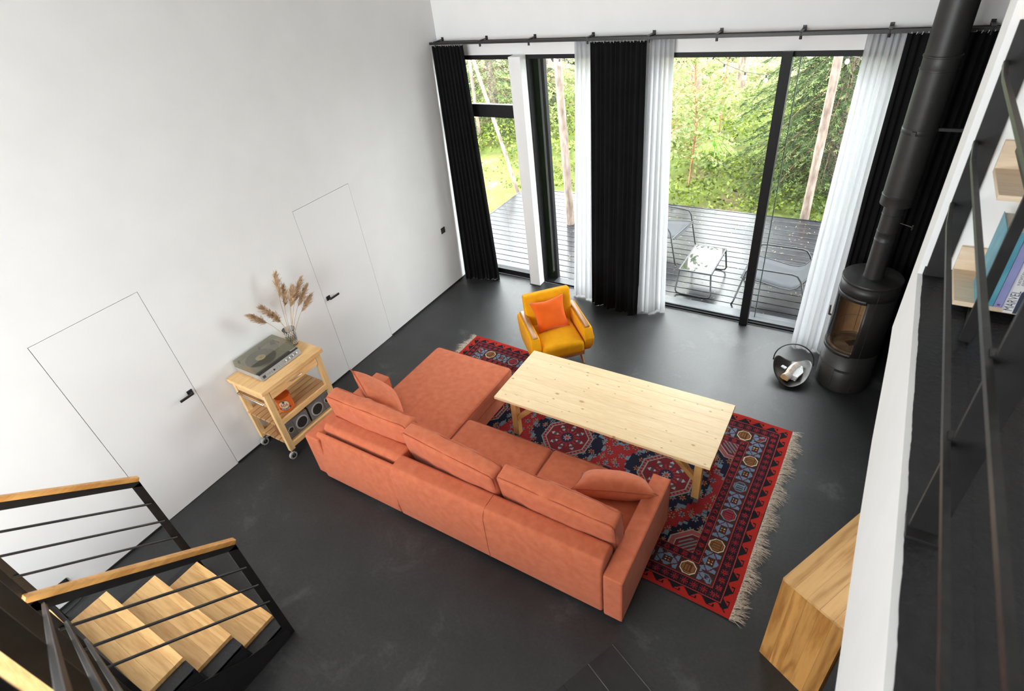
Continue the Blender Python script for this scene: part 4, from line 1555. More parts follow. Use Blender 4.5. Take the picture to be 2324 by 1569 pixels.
# firebox: vermiculite back, hearth with a raised rim
brick = noisy('firebox_vermiculite', (.36, .24, .14), (.48, .34, .21), 7, .95, .3, 60)
ash_m = noisy('ashy_hearth', (.16, .12, .085), (.28, .22, .165), 12, .95, .5, 40)
rB = .190
for i, a in enumerate((-86, -50, -14, 22, 58, 94, 130)):
    for k, (z0, z1) in enumerate(((.49, .70), (.703, 1.09))):
        mb = MB()
        mb.lathe([(rB, z0), (rB, z1), (rB + .02, z1), (rB + .02, z0), (rB, z0)], 4, a0=a + .5, a1=a + 35.5)
        mb.build('fire_brick', brick, sv)
mb = MB()
mb.lathe([(.0001, .485), (.175, .485), (.185, .50), (.205, .505), (.215, .49), (.225, .475)], 48)
mb.build('hearth', ash_m, sv, smooth=50)
mb = MB()
for k in range(7):
    mb.box(-.05 + k * .016, -.042 + k * .016, -.04, .04, .486, .489, Matrix.Rotation(R(35), 4, 'Z'))
mb.build('grate', M['blackplastic'], sv)
mb = MB()
mb.lathe([(.0001, 1.09), (.225, 1.09)], 40)
mb.build('baffle', brick, sv)
# door: frame strips, glass, handle
dr_ = MB()
dr_.lathe([(rS + .003, .46), (rS + .003, .50)], 40, a0=-192, a1=-88)
door = dr_.build('door_frame', SB, sv, smooth=60, solid=.005)
MB().lathe([(rS + .003, 1.075), (rS + .003, 1.115)], 40, a0=-192, a1=-88).build('door_top_frame', SB, door, smooth=60, solid=.005)
mb = MB()
mb.lathe([(rS + .002, .495), (rS + .002, 1.08)], 40, a0=-192, a1=-90)
mb.build('door_glass', M['stoveglass'], door, smooth=60)
for a in (-70, -212):
    ca_, sa_ = math.cos(R(a)), math.sin(R(a))
    MB().tube([((rS + .001) * ca_, (rS + .001) * sa_, .03), ((rS + .001) * ca_, (rS + .001) * sa_, 1.228)], .0028, 5).build('door_seam', M['gap'], sv)
pts = [((rS + .004) * math.cos(R(a)), (rS + .004) * math.sin(R(a)), .292) for a in np.linspace(-212, -70, 30)]
MB().tube(pts, .0022, 5).build('drawer_seam', M['gap'], sv)
mb = MB()
mb.lathe([(rS + .003, .268), (rS + .006, .268), (rS + .006, .290), (rS + .003, .290)], 20, a0=-112, a1=-72)
mb.build('drawer_grip', M['gap'], sv)
for a in (-112, -150):
    ca_, sa_ = math.cos(R(a)), math.sin(R(a))
    MB().tube([((rS + .002) * ca_, (rS + .002) * sa_, .035), ((rS + .002) * ca_, (rS + .002) * sa_, .285)], .0014, 5).build('panel_seam', M['steel'], sv)
ha = R(-203)
hc = Vector((math.cos(ha), math.sin(ha), 0))
mb = MB()
mb.bar(hc * (rS + .002) + Vector((0, 0, .70)), hc * (rS + .045) + Vector((0, 0, .70)), .014, .014)
hd = mb.build('handle_stub', SB, door)
MB().tube([hc * (rS + .045) + Vector((0, 0, .695)), hc * (rS + .050) + Vector((0, 0, .80))], .009, 10).build('handle_grip', noisy('dark_grip_wood', (.05, .03, .02), (.08, .05, .03), 20, .5), hd, smooth=60)

# flue pipe
fp = thing('stove_pipe', 'tall black flue pipe rising from the stove past the curtain', 'pipe', (SX, SY, 1.252))
o3 = (SX, SY, 1.252)
PM = noisy('matt_black_flue', (.020, .0195, .019), (.027, .026, .025), 20, .45)
mb = MB(o3)
mb.lathe([(.088, 1.252), (.088, 1.256), (.082, 1.256), (.080, 1.27), (.080, 1.62), (.083, 1.622), (.083, 1.63), (.081, 1.632), (.081, 1.70), (.083, 1.702), (.083, 1.71), (.080, 1.712), (.080, 1.86), (.083, 1.862), (.083, 1.868), (.080, 1.87), (.080, 1.98)], 36, c=(SX, SY, 0))
mb.build('flue_tube', PM, fp, smooth=50)
rp = .118
mb = MB(o3)
prof = [(.079, 1.955), (rp + .003, 1.955), (rp + .004, 1.965), (rp + .003, 2.03), (rp + .006, 2.034), (rp + .006, 2.042), (rp, 2.046), (rp, 2.555)]
mb.lathe(prof, 40, c=(SX, SY, 0))
mb.build('insulated_tube', PM, fp, smooth=50)
mb = MB(o3)
mb.lathe([(rp, 2.557), (rp, 2.995), (rp + .005, 2.998), (rp + .005, 3.008), (rp + .001, 3.012), (rp + .001, 3.085), (rp + .006, 3.088), (rp + .006, 3.098), (rp, 3.102), (rp, ZC)], 40, c=(SX, SY, 0))
mb.build('insulated_tube', PM, fp, smooth=50)
mb = MB(o3)
mb.lathe([(rp + .001, 2.545), (rp + .003, 2.547), (rp + .003, 2.585), (rp + .001, 2.587)], 40, c=(SX, SY, 0))
bd = mb.build('clamp_band', PM, fp, smooth=50)
a = R(-105)
MB(o3).bar((SX + math.cos(a) * rp, SY + math.sin(a) * rp, 2.566), (SX + math.cos(a) * (rp + .02), SY + math.sin(a) * (rp + .02), 2.566), .03, .03).build('clamp_screw', M['black'], bd)
MB(o3).box(SX + .1, 5.599, SY - .012, SY + .012, 2.56, 2.584).build('wall_bracket', M['black'], fp, bevel=.002)
MB(o3).prism([(5.47, 2.56), (5.599, 2.56), (5.599, 2.40), (5.58, 2.40)], SY - .02, SY + .02, 'Y').build('bracket_gusset', M['black'], fp)
mb = MB(o3)
mb.tube([(SX + .07, SY - .03, 1.80), (SX + .165, SY - .055, 1.785)], .004, 6)
dm = mb.build('damper_rod', M['steel'], fp)
MB(o3).tube([(SX + .165, SY - .055, 1.762), (SX + .165, SY - .055, 1.808)], .008, 8).build('damper_knob', M['black'], dm)

# firewood basket: a curved steel sheet with a hoop handle
bo = Vector((4.695, -.80, 0))
bk = thing('firewood_basket', 'round bent steel firewood carrier with hoop handle beside the stove', 'basket', bo, R(6))
mb = MB()
n1, n2 = 26, 30
vs, fs = [], []
for i in range(n1 + 1):
    u = 2 * i / n1 - 1
    for j in range(n2 + 1):
        v = 2 * j / n2 - 1
        x = .185 * u * math.sqrt(max(0, 1 - v * v / 2))
        y = .225 * v * math.sqrt(max(0, 1 - u * u / 2))
        z = .012 + .20 * (abs(x) / .185) ** 1.8 * (.75 + .25 * v) + .02 * (y / .22) ** 2
        vs.append((x, y - .02, z))
for i in range(n1):
    for j in range(n2):
        fs.append((i * (n2 + 1) + j, (i + 1) * (n2 + 1) + j, (i + 1) * (n2 + 1) + j + 1, i * (n2 + 1) + j + 1))
mb.add(vs, fs)
bst = noisy('brown_black_steel', (.014, .012, .011), (.030, .024, .020), 8, .28)
mb.build('curved_sheet', bst, bk, smooth=180, weld=True, solid=.003)
arc = [(.190 * math.cos(t_), .015 + .05 * math.sin(t_), .190 + .175 * math.sin(t_)) for t_ in np.linspace(0, math.pi, 25)]
MB().tube(arc, .0065, 8).build('hoop_handle', M['blackplastic'], bk, smooth=60)
for sx in (-1, 1):
    MB().box(sx * .190 - .006, sx * .190 + .006, .003, .027, .165, .20).build('handle_lug', M['black'], bk)
for y in (-.14, .10):
    MB().box(-.10, .10, y - .008, y + .008, 0, .014).build('foot_bar', M['black'], bk)
# birch log, newspaper bundle, match box in the basket
lg = thing('birch_log', 'split birch log with pale bark lying in the firewood carrier', 'log', bo + Vector((0, -.03, .03)), R(-18))
mb = MB()
prof = [(-.035, 0), (.038, 0), (.045, .03), (.026, .060), (-.004, .072), (-.030, .056), (-.042, .03)]
ns = 8
vs, fs = [], []
rr = random.Random(2)
for i in range(ns + 1):
    y = -.135 + .27 * i / ns
    for (x, z) in prof:
        k = 1 + rr.uniform(-.05, .05)
        vs.append((x * k + .008 * math.sin(i * .8), y, .012 + z * k))
m_ = len(prof)
for i in range(ns):
    for k in range(m_):
        l = (k + 1) % m_
        fs.append((i * m_ + k, i * m_ + l, (i + 1) * m_ + l, (i + 1) * m_ + k))
mb.add(vs, fs)
mb.build('bark', noisy('birch_bark', (.62, .50, .40), (.86, .78, .68), 14, .8, .6, 40, p0=.38, p1=.55), lg, smooth=40)
mb = MB()
mb.add([vs[k] for k in range(m_)] + [vs[ns * m_ + k] for k in range(m_)], [tuple(range(m_)), tuple(range(2 * m_ - 1, m_ - 1, -1))])
mb.build('cut_face', noisy('fresh_cut_wood', (.62, .38, .15), (.72, .47, .21), 20, .7), lg)
nw = thing('newspaper_bundle', 'folded newspapers lying under the birch log', 'newspaper', bo + Vector((.065, -.005, .035)), R(-20))
for i in range(4):
    MB().box(-.045 + .004 * i, .045 + .003 * i, -.12 + .006 * i, .115 - .004 * i, .012 * i, .012 * i + .010).build('folded_sheet', noisy('newsprint', (.50, .50, .51), (.78, .78, .79), 45, .85, stretch=(1, 6, 1), p0=.45, p1=.52), nw, bevel=.002)
mbx = thing('match_box', 'small white match box left of the birch log', 'box', bo + Vector((-.075, .02, .062)), R(-28))
MB().box(-.026, .026, -.016, .016, 0, .014).build('sleeve', M['plastic_white'], mbx, bevel=.001)
MB().box(-.012, .012, -.010, .010, .014, .0145).build('print', noisy('pale_blue_print', (.38, .45, .62), (.45, .5, .66), 20, .6), mbx)

# ------------------------------------------------------------------ loft bookshelf
bs = thing('bookshelf', 'black steel and pale plywood bookshelf on the loft', 'bookshelf', (5.45, -3.4, ZL))
o3 = (5.45, -3.4, ZL)
for x in (5.385, 6.35):
    MB(o3).box(x - .008, x + .030, -3.655, -3.640, ZL, 4.3).build('upright', M['black'], bs, bevel=.001)
    MB(o3).bar((x + .01, -3.64, ZL + .012), (x + .07, -3.14, ZL + .012), .022, .02).build('foot_bar', M['black'], bs)
    MB(o3).bar((x + .012, -3.64, ZL + .62), (x + .012, -3.13, ZL + .62), .02, .02).build('cross_bar', M['black'], bs)
for z in (2.640, 3.115, 3.60):
    sh = MB(o3).box(5.345, 6.42, -3.435, -3.122, z, z + .022).build('shelf_board', M['ply'], bs, bevel=.0015)
    MB(o3).box(5.345, 6.42, -3.140, -3.122, z + .022, z + .135).build('back_board', M['ply'], bs, bevel=.0015)


def book(x0, x1, yf, h, colr, label, d=.20):
    t = thing('book', label, 'book', ((x0 + x1) / 2, yf, 2.662), 0, 'books on the loft shelf')
    o_ = ((x0 + x1) / 2, yf, 2.662)
    g = .0004
    MB(o_).box(x0 + g, x1 - g, yf, yf + .003, 2.662, 2.662 + h).build('spine', colr, t, bevel=.001)
    MB(o_).box(x0 + g, x0 + .003, yf + .003, yf + d, 2.662, 2.662 + h).build('cover', colr, t)
    MB(o_).box(x1 - .003, x1 - g, yf + .003, yf + d, 2.662, 2.662 + h).build('cover', colr, t)
    MB(o_).box(x0 + .003, x1 - .003, yf + .003, yf + d - .004, 2.666, 2.658 + h).build('pages', noisy('paper_edge', (.62, .60, .54), (.72, .70, .64), 60, .9), t)
    return t, o_


def spine_text(t, o_, body, size, x, z, mt, yf, squash=1.0, nm='spine_lettering'):
    mtx = frame_mtx((x - o_[0], yf - o_[1] - .0004, z - o_[2]), (0, 0, 1), (-1, 0, 0))
    lettering(nm, body, size, mtx, mt, t, .0002, squash)


teal = noisy('teal_sky_cover', (.06, .26, .38), (.16, .44, .52), 14, .4, stretch=(1, 1, .6))
t, o_ = book(5.418, 5.479, -3.437, .335, teal, 'thick blue book with seaside cover on the loft shelf')
MB(o_).box(5.432, 5.452, -3.4382, -3.4372, 2.675, 2.715).build('yellow_patch', noisy('yellow_patch', (.75, .58, .03), (.8, .62, .05), 20, .5), t)
t, o_ = book(5.480, 5.508, -3.437, .31, noisy('lilac_cover', (.24, .25, .47), (.30, .31, .54), 14, .45), 'slim lilac book between the blue and white books')
MB(o_).box(5.489, 5.499, -3.4382, -3.4372, 2.672, 2.679).build('publisher_mark', noisy('plum_mark', (.16, .04, .18), (.18, .05, .2), 20, .5), t)
white = noisy('white_cover', (.76, .76, .77), (.82, .82, .83), 12, .4)
dkink = noisy('navy_ink', (.03, .04, .07), (.04, .05, .09), 20, .5)
t, o_ = book(5.509, 5.553, -3.470, .32, white, 'white comic book with navy lettering overhanging the shelf edge', .23)
spine_text(t, o_, 'MARVEL', .042, 5.524, 2.720, dkink, -3.470, .62)
spine_text(t, o_, 'КАПИТАН', .0135, 5.518, 2.825, dkink, -3.470)
spine_text(t, o_, 'АМЕРИКА', .0135, 5.531, 2.825, dkink, -3.470)
spine_text(t, o_, ':', .016, 5.524, 2.868, dkink, -3.470)
redink = noisy('red_ink', (.55, .04, .06), (.6, .05, .07), 20, .5)
spine_text(t, o_, 'СКОРБЬ', .0145, 5.524, 2.905, redink, -3.470)
MB(o_).prism([(5.540, 2.664), (5.552, 2.664), (5.552, 2.80), (5.546, 2.775), (5.538, 2.76)], -3.4712, -3.4702, 'Y').build('navy_block', dkink, t)
MB(o_).prism([(5.540, 2.86), (5.552, 2.84), (5.552, 2.97), (5.534, 2.95)], -3.4712, -3.4702, 'Y').build('crimson_block', noisy('crimson_print', (.35, .02, .04), (.42, .03, .05), 20, .5), t)
book(5.554, 5.590, -3.45, .30, noisy('grey_cover', (.2, .2, .22), (.26, .26, .28), 14, .5), 'dark grey book right of the white comic')

# ------------------------------------------------------------------ kitchen block under the loft
ko = Vector((5.035, -3.885, 0))
kb = thing('kitchen_island', 'oiled larch kitchen island standing under the loft edge', 'kitchen island', ko, R(-26.2))
KW, KL, KH = .395, .95, .92
nb = 5
for i in range(nb):
    a, b = KW * i / nb, KW * (i + 1) / nb
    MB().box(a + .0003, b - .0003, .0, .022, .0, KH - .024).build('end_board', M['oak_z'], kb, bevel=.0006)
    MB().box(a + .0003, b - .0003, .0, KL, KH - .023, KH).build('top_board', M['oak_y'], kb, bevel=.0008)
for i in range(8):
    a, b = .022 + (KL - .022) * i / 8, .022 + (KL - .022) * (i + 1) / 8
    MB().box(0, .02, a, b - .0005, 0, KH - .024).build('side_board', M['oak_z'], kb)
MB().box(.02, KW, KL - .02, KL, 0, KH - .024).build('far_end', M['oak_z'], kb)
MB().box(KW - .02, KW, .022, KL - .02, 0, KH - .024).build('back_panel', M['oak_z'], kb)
st2 = thing('steel_cabinet', 'brushed steel appliance front beside the larch island', 'appliance', ko + Vector((.415 * .897, -.415 * .441, 0)), R(-26.2))
MB().box(0, .60, -.02, .60, .05, .80).build('body', M['steel'], st2, bevel=.004)
MB().box(.02, .58, .07, .58, .0, .05).build('plinth', M['blackplastic'], st2)
MB().tube([(.06, -.02, .70), (.06, -.05, .70), (.54, -.05, .70), (.54, -.02, .70)], .006, 8).build('handle', M['chrome'], st2, smooth=60)

# ------------------------------------------------------------------ outdoors: deck
ZD = -.05
dk = struct(MB().box(-.93, 6.4, .30, 3.24, -.30, -.20).build('deck', noisy('deck_joists', (.02, .02, .02), (.04, .04, .04), 9, .9)))
y = .305
while y < 3.20:
    MB().box(-.95, 6.5, y, y + .1425, ZD - .030, ZD).build('deck_board', M['deck'], dk, bevel=.004)
    y += .1555
MB().box(-.98, -.952, .30, 3.27, -.30, ZD + .002).build('deck_edge', M['deck'], dk)
MB().box(-.95, 6.5, 3.262, 3.29, -.30, ZD + .002).build('deck_edge', M['deck'], dk)
# fallen needles and leaves on the wet boards
rs = np.random.RandomState(11)
n = 520
px, py = rs.uniform(.3, 5.3, n), rs.uniform(.35, 3.2, n)
an, ln = rs.uniform(0, 6.28, n), rs.uniform(.02, .055, n)
wd = rs.uniform(.0012, .004, n)
dx, dy = np.cos(an) * ln / 2, np.sin(an) * ln / 2
nx, ny = -np.sin(an) * wd, np.cos(an) * wd
zz = np.full(n, ZD + .002)
V_ = np.stack([np.stack([px - dx, py - dy, zz], -1), np.stack([px + nx, py + ny, zz + .002], -1), np.stack([px + dx, py + dy, zz], -1), np.stack([px - nx, py - ny, zz + .002], -1)], 1).reshape(-1, 3)
Q_ = np.arange(4 * n).reshape(n, 4)
cl = np.array((.55, .42, .20)) * rs.uniform(.5, 1.2, (n, 1))
o = fast_mesh('leaf_litter', V_, Q_, M['leaf'], cl, kind='stuff')
o['label'] = 'fallen needles and leaves scattered on the wet deck'
o['category'] = 'leaf litter'

# deck table: dark glass top on two bent steel loops
FR = noisy('grey_garden_steel', (.010, .0105, .012), (.018, .019, .021), 20, .45)
tp_ = thing('patio_table', 'small glass topped patio table on the wet deck', 'table', (3.27, .85, ZD))
mb = MB()
x0, x1, y0, y1, zt_ = -.215, .215, -.385, .385, .365
mb.box(x0, x1, y0, y0 + .018, zt_ - .022, zt_)
mb.box(x0, x1, y1 - .018, y1, zt_ - .022, zt_)
mb.box(x0, x0 + .018, y0 + .018, y1 - .018, zt_ - .022, zt_)
mb.box(x1 - .018, x1, y0 + .018, y1 - .018, zt_ - .022, zt_)
mb.build('top_frame', FR, tp_, bevel=.002)
gm = mat('wet_dark_glass', (.015, .018, .02), .03, spec=1.0)
MB().box(x0 + .018, x1 - .018, y0 + .018, y1 - .018, zt_ - .010, zt_ - .001).build('glass_top', gm, tp_)


def loop(pts, r=.011):
    return MB().tube(pts, r, 8)


for yy in (y0 + .01, y1 - .01):
    s = -1 if yy < 0 else 1
    pts = [(x0 + .01, yy, zt_ - .02), (x0 - .02, yy + s * .03, .06), (x0 + .0, yy + s * .035, .022), (x0 + .05, yy + s * .036, .012), (x1 - .05, yy + s * .036, .012), (x1 - .0, yy + s * .035, .022), (x1 + .02, yy + s * .03, .06), (x1 - .01, yy, zt_ - .02)]
    loop(pts).build('leg_loop', FR, tp_, smooth=60)

SL = noisy('grey_sling_mesh', (.036, .038, .042), (.048, .050, .055), 160, .8, spec=.2)


def lounge(loc, rz, label):
    t = thing('lounge_chair', label, 'chair', loc, rz, 'grey lounge chairs on the deck')
    wch = .60
    prof = [(.36, .395), (.30, .405), (.10, .375), (-.12, .335), (-.23, .335), (-.30, .375), (-.52, .72), (-.60, .86)]
    vs, fs = [], []
    for i in range(6):
        u = -wch / 2 + wch * i / 5
        for x, z in prof:
            vs.append((x, u, z - .012 * (1 - (2 * i / 5 - 1) ** 2)))
    k = len(prof)
    for i in range(5):
        for j in range(k - 1):
            fs.append((i * k + j, i * k + j + 1, (i + 1) * k + j + 1, (i + 1) * k + j))
    mb = MB()
    mb.add(vs, fs)
    mb.build('sling', SL, t, smooth=180, solid=.004)
    for s in (-1, 1):
        yq = s * (wch / 2 + .012)
        loop([(x, yq, z) for x, z in prof], .010).build('side_tube', FR, t, smooth=60)
        ya = s * (wch / 2 + .045)
        loop([(.42, ya, .0), (.40, ya, .05), (.30, ya, .50), (.26, ya, .555), (.18, ya, .565), (-.22, ya, .565), (-.28, ya, .55), (-.33, ya, .48), (-.46, ya, .03), (-.47, ya, 0)]).build('arm_leg_tube', FR, t, smooth=60)
    for x in (.33, -.42):
        zc = .40 if x > 0 else .12
        MB().tube([(x, -wch / 2 - .05, zc), (x, wch / 2 + .05, zc)], .009, 8).build('cross_tube', FR, t, smooth=60)
    return t


lounge((4.20, .78, ZD), R(180), 'grey lounge chair on the deck behind the right window pane')
lounge((2.44, 1.58, ZD), R(-8), 'grey lounge chair on the deck partly behind the sheer curtain')

# ------------------------------------------------------------------ outdoors: ground, plants, trees
ZG = -.32
gx, gy = np.meshgrid(np.linspace(-22, 16, 96), np.linspace(.3, 30, 90), indexing='ij')
gz = ZG + .05 * np.sin(gx * 1.3 + .7) * np.sin(gy * 1.1) + .03 * np.sin(gx * 3.1) * np.sin(gy * 2.7 + 1)
gz = np.where((gx > -1.4) & (gy < 3.7), ZG - .02, gz)
gv = np.stack([gx, gy, gz], -1).reshape(-1, 3)
gi = np.arange(96 * 90).reshape(96, 90)
gq = np.stack([gi[:-1, :-1], gi[1:, :-1], gi[1:, 1:], gi[:-1, 1:]], -1).reshape(-1, 4)
gm_ = mat('forest_floor', (.3, .3, .1), .95, spec=.1)
mp = coords(gm_)
n1 = N(gm_, 'ShaderNodeTexNoise', Scale=.9, Detail=7.0, Roughness=.7)
L(gm_, mp, 0, n1, 'Vector')
rr_ = ramp(gm_, [(.34, (.19, .13, .085)), (.46, (.10, .11, .035)), (.60, (.14, .18, .045)), (.72, (.28, .30, .15))])
L(gm_, n1, 'Fac', rr_, 'Fac')
L(gm_, rr_, 'Color', B(gm_), 'Base Color')
struct(fast_mesh('ground', gv, gq, gm_, None, smooth=True))


def ground_z(x, y):
    return ZG + .05 * np.sin(x * 1.3 + .7) * np.sin(y * 1.1) + .03 * np.sin(x * 3.1) * np.sin(y * 2.7 + 1)


def leaf_quads(P, size, rs, tilt=.8, aspect=.55):
    """diamond leaves at points P"""
    n = len(P)
    nrm = np.stack([rs.normal(0, tilt, n), rs.normal(0, tilt, n), np.ones(n)], -1)
    nrm /= np.linalg.norm(nrm, axis=1)[:, None]
    a = rs.normal(0, 1, (n, 3))
    a -= nrm * (a * nrm).sum(1)[:, None]
    a /= np.linalg.norm(a, axis=1)[:, None]
    b = np.cross(nrm, a)
    s = (size * rs.uniform(.6, 1.3, n))[:, None]
    V = np.stack([P - a * s, P + b * s * aspect, P + a * s, P - b * s * aspect], 1).reshape(-1, 3)
    return V, np.arange(4 * n).reshape(n, 4)


def stuff(o, label, cat):
    o['kind'] = 'stuff'
    o['label'], o['category'] = label, cat
    return o


# bilberry carpet
rs = np.random.RandomState(21)
n = 105000
gxp = rs.uniform(-13, 9, n)
gyp = 3.35 + 13 * rs.power(1.0, n) ** 1.25
h = np.sin(gxp * 1.7 + np.sin(gyp * 1.3)) * np.sin(gyp * 1.9 + 1.3) + .5 * np.sin(gxp * 4.3) * np.sin(gyp * 3.9)
bare = np.exp(-(((gxp + 2.2) / 1.2) ** 2 + ((gyp - 3.9) / 1.1) ** 2)) + np.exp(-(((gxp - 3.6) / 1.3) ** 2 + ((gyp - 3.5) / .35) ** 2))
keep = (rs.rand(n) > bare * .93) & (h > -.72)
gxp, gyp, h = gxp[keep], gyp[keep], h[keep]
top_ = .10 + .26 * np.clip(h + .5, 0, 1.4) + .10 * (gyp > 5)
zz = ground_z(gxp, gyp) + top_ * rs.uniform(.35, 1.0, len(gxp)) ** .6
P_ = np.stack([gxp, gyp, zz], -1)
V_, Q_ = leaf_quads(P_, .040 + .0025 * (gyp - 3), rs)
tone = rs.rand(len(P_), 1)
c0, c1 = np.array((.012, .030, .004)), np.array((.235, .300, .032))
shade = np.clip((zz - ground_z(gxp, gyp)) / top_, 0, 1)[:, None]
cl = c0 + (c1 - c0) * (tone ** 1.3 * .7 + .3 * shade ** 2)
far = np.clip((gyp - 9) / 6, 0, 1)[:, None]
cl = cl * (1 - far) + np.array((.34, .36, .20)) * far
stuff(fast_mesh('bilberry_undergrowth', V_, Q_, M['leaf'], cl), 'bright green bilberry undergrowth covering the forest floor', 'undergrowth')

# grass tuft near the deck edge
rs = np.random.RandomState(4)
gp, gf, gc = [], [], []
for k in range(420):
    a, r_ = rs.uniform(0, 6.28), rs.uniform(0, .14)
    b0 = np.array((2.05 + r_ * math.cos(a), 5.9 + r_ * math.sin(a), ZG))
    out = np.array((math.cos(a), math.sin(a), 0)) * rs.uniform(.1, .45)
    hgt = rs.uniform(.35, .6)
    p1, p2 = b0 + out * .45 + (0, 0, hgt), b0 + out + (0, 0, hgt * .75)
    w_ = np.array((-math.sin(a), math.cos(a), 0)) * .006
    q = len(gp)
    gp += [b0 - w_, b0 + w_, p1 + w_, p1 - w_, p2]
    gf += [(q, q + 1, q + 2, q + 3), (q + 3, q + 2, q + 4, q + 4)]
    gc += [(.22, .40, .07), (.40, .55, .14)]
t = thing('grass_tuft', 'long arching grass tuft among the bilberries', 'grass', (2.05, 5.9, ZG))
gp = np.array(gp) - np.array((2.05, 5.9, ZG))
gf4 = [f for f in gf if len(set(f)) == 4]
gf3 = [f[:3] for f in gf if len(set(f)) == 3]
fast_mesh('blades', gp, gf4, M['leaf'], np.array(gc[0::2]), parent=t, kind='stuff')
fast_mesh('blade_tips', gp, gf3, M['leaf'], np.array(gc[1::2]), parent=t, kind='stuff')


def pine(pts, r0, r1, label, group='pine trunks in the garden', mt='bark', name='pine_tree', seed=0):
    pts = [Vector(p) for p in pts]
    t = thing(name, label, 'tree', pts[0], 0, group)
    fine = []
    n = 14
    for k in range(n + 1):
        f = k / n * (len(pts) - 1)
        i = min(int(f), len(pts) - 2)
        fine.append(pts[i].lerp(pts[i + 1], f - i))
    rr = random.Random(seed)
    MB(pts[0]).tube(fine, [(r0 + (r1 - r0) * k / n) * (1 + rr.uniform(-.05, .05)) for k in range(n + 1)], 12).build('trunk', M[mt], t, smooth=60)
    for k in range(5):
        f = rr.uniform(.25, .95)
        p = fine[int(f * n)]
        a = rr.uniform(0, 6.28)
        d_ = Vector((math.cos(a), math.sin(a), rr.uniform(-.2, .3)))
        MB(pts[0]).tube([p, p + d_ * (r0 + rr.uniform(.02, .12))], [.008, .003], 5).build('dead_branch', M['twig'], t)
    return t


pine([(.680, 2.0, ZD), (.655, 2.0, .8), (.615, 2.0, 1.9), (.594, 2.0, 2.6), (.56, 2.0, 6.5)], .072, .056, 'pine trunk growing up through the deck boards', seed=1)
pine([(4.193, 3.45, -.32), (4.19, 3.45, 1.2), (4.184, 3.45, 2.34), (4.15, 3.4, 6.5)], .066, .056, 'pine trunk at the far deck edge in front of the spruce', seed=2)
pine([(-1.20, 3.35, ZG), (-1.42, 3.3, .7), (-1.80, 3.2, 2.36), (-2.3, 3.0, 5.5)], .040, .030, 'thin leaning trunk left of the white window post', seed=3)
pine([(-3.30, 9.2, ZG), (-3.33, 9.1, .4), (-3.47, 9.0, 1.26), (-3.7, 8.9, 6.5)], .125, .105, 'grey pine trunk behind the leaning thin trunk', seed=4)
pine([(-3.5, 12.3, ZG), (-3.6, 12.2, .8), (-3.8, 12.0, 6.5)], .14, .12, 'furthest pine trunk seen beside the deck pine', seed=5)
pine([(-2.62, 11.2, ZG), (-2.66, 11.2, .9), (-2.8, 11.2, 6.5)], .12, .10, 'pine trunk in the gap before the narrow sheer', seed=6)
pine([(1.12, 12.2, ZG), (1.19, 12.1, .7), (1.4, 12, 6.5)], .15, .13, 'far pine trunk on the pale path left of the spruce', seed=7)
pine([(.0, 11.5, ZG), (.06, 11.4, .7), (.2, 11.2, 6.5)], .17, .15, 'thick far pine trunk behind the string lights', seed=8)
pine([(-1.0, 10.2, ZG), (-1.02, 10.2, .9), (-1.1, 10.2, 6.5)], .12, .10, 'pine trunk behind the young rowan stem', seed=9)
pine([(-4.15, 6.3, ZG), (-4.15, 6.3, 2.4)], .05, .04, 'dark stump of a trunk under the left spruce', seed=10)


def sapling(stem, nl, rad, label, seed, c0, c1, zr=(.0, 3.2), size=.055):
    rs = np.random.RandomState(seed)
    st = [Vector(p) for p in stem]
    t = thing('leafy_sapling', label, 'sapling', st[0], 0, 'young broadleaf trees')
    MB(st[0]).tube(st, [.020 - .010 * k / (len(st) - 1) for k in range(len(st))], 8).build('stem', M['bark_red'], t, smooth=60)
    tw = MB(st[0])
    P = []
    for k in range(nl // 14):
        f = rs.uniform(.12, 1) * (len(st) - 1)
        i = min(int(f), len(st) - 2)
        b = st[i].lerp(st[i + 1], f - i)
        a = rs.uniform(0, 6.28)
        ln_ = rad * rs.uniform(.4, 1.0)
        tip = b + Vector((math.cos(a) * ln_, math.sin(a) * ln_, rs.uniform(.05, .35)))
        tw.tube([b, b.lerp(tip, .5) + Vector((0, 0, .05)), tip], [.006, .004, .002], 4)
        for q in range(14):
            g = rs.uniform(.35, 1.05)
            p = b.lerp(tip, g)
            P.append((p.x + rs.normal(0, .05), p.y + rs.normal(0, .05), p.z + rs.normal(0, .04)))
    tw.build('branches', M['bark_red'], t)
    P = np.array(P) - np.array(st[0])
    V, Q = leaf_quads(P, size, rs, .6, .5)
    cl = (np.array(c0) + (np.array(c1) - np.array(c0)) * rs.rand(len(P), 1)) * .46
    fast_mesh('leaves', V, Q, M['leaf'], cl, parent=t, kind='stuff')


sapling([(1.96, 4.6, ZG), (1.99, 4.6, .4), (2.02, 4.58, 1.0), (1.93, 4.6, 1.55), (1.90, 4.6, 2.1), (1.88, 4.6, 3.0), (1.9, 4.6, 4.4)], 1700, .85, 'young rowan with a crooked reddish stem by the deck', 31, (.34, .50, .12), (.66, .76, .32))
sapling([(.9, 6.2, ZG), (.95, 6.2, .6), (.9, 6.2, 1.4), (.95, 6.2, 2.4), (1.0, 6.2, 4.8)], 2600, 1.15, 'pale leafy sapling behind the right hand sheer of the black curtain', 32, (.38, .56, .18), (.70, .80, .40))
sapling([(1.6, 8.2, ZG), (1.6, 8.2, .8), (1.65, 8.2, 1.9)], 520, .8, 'bright leafy sapling near the pale path', 33, (.44, .58, .14), (.74, .82, .34))
sapling([(-2.4, 6.6, ZG), (-2.4, 6.6, .5), (-2.45, 6.6, 1.3)], 800, .8, 'low leafy sapling left of the deck pine', 34, (.28, .44, .09), (.56, .68, .22))
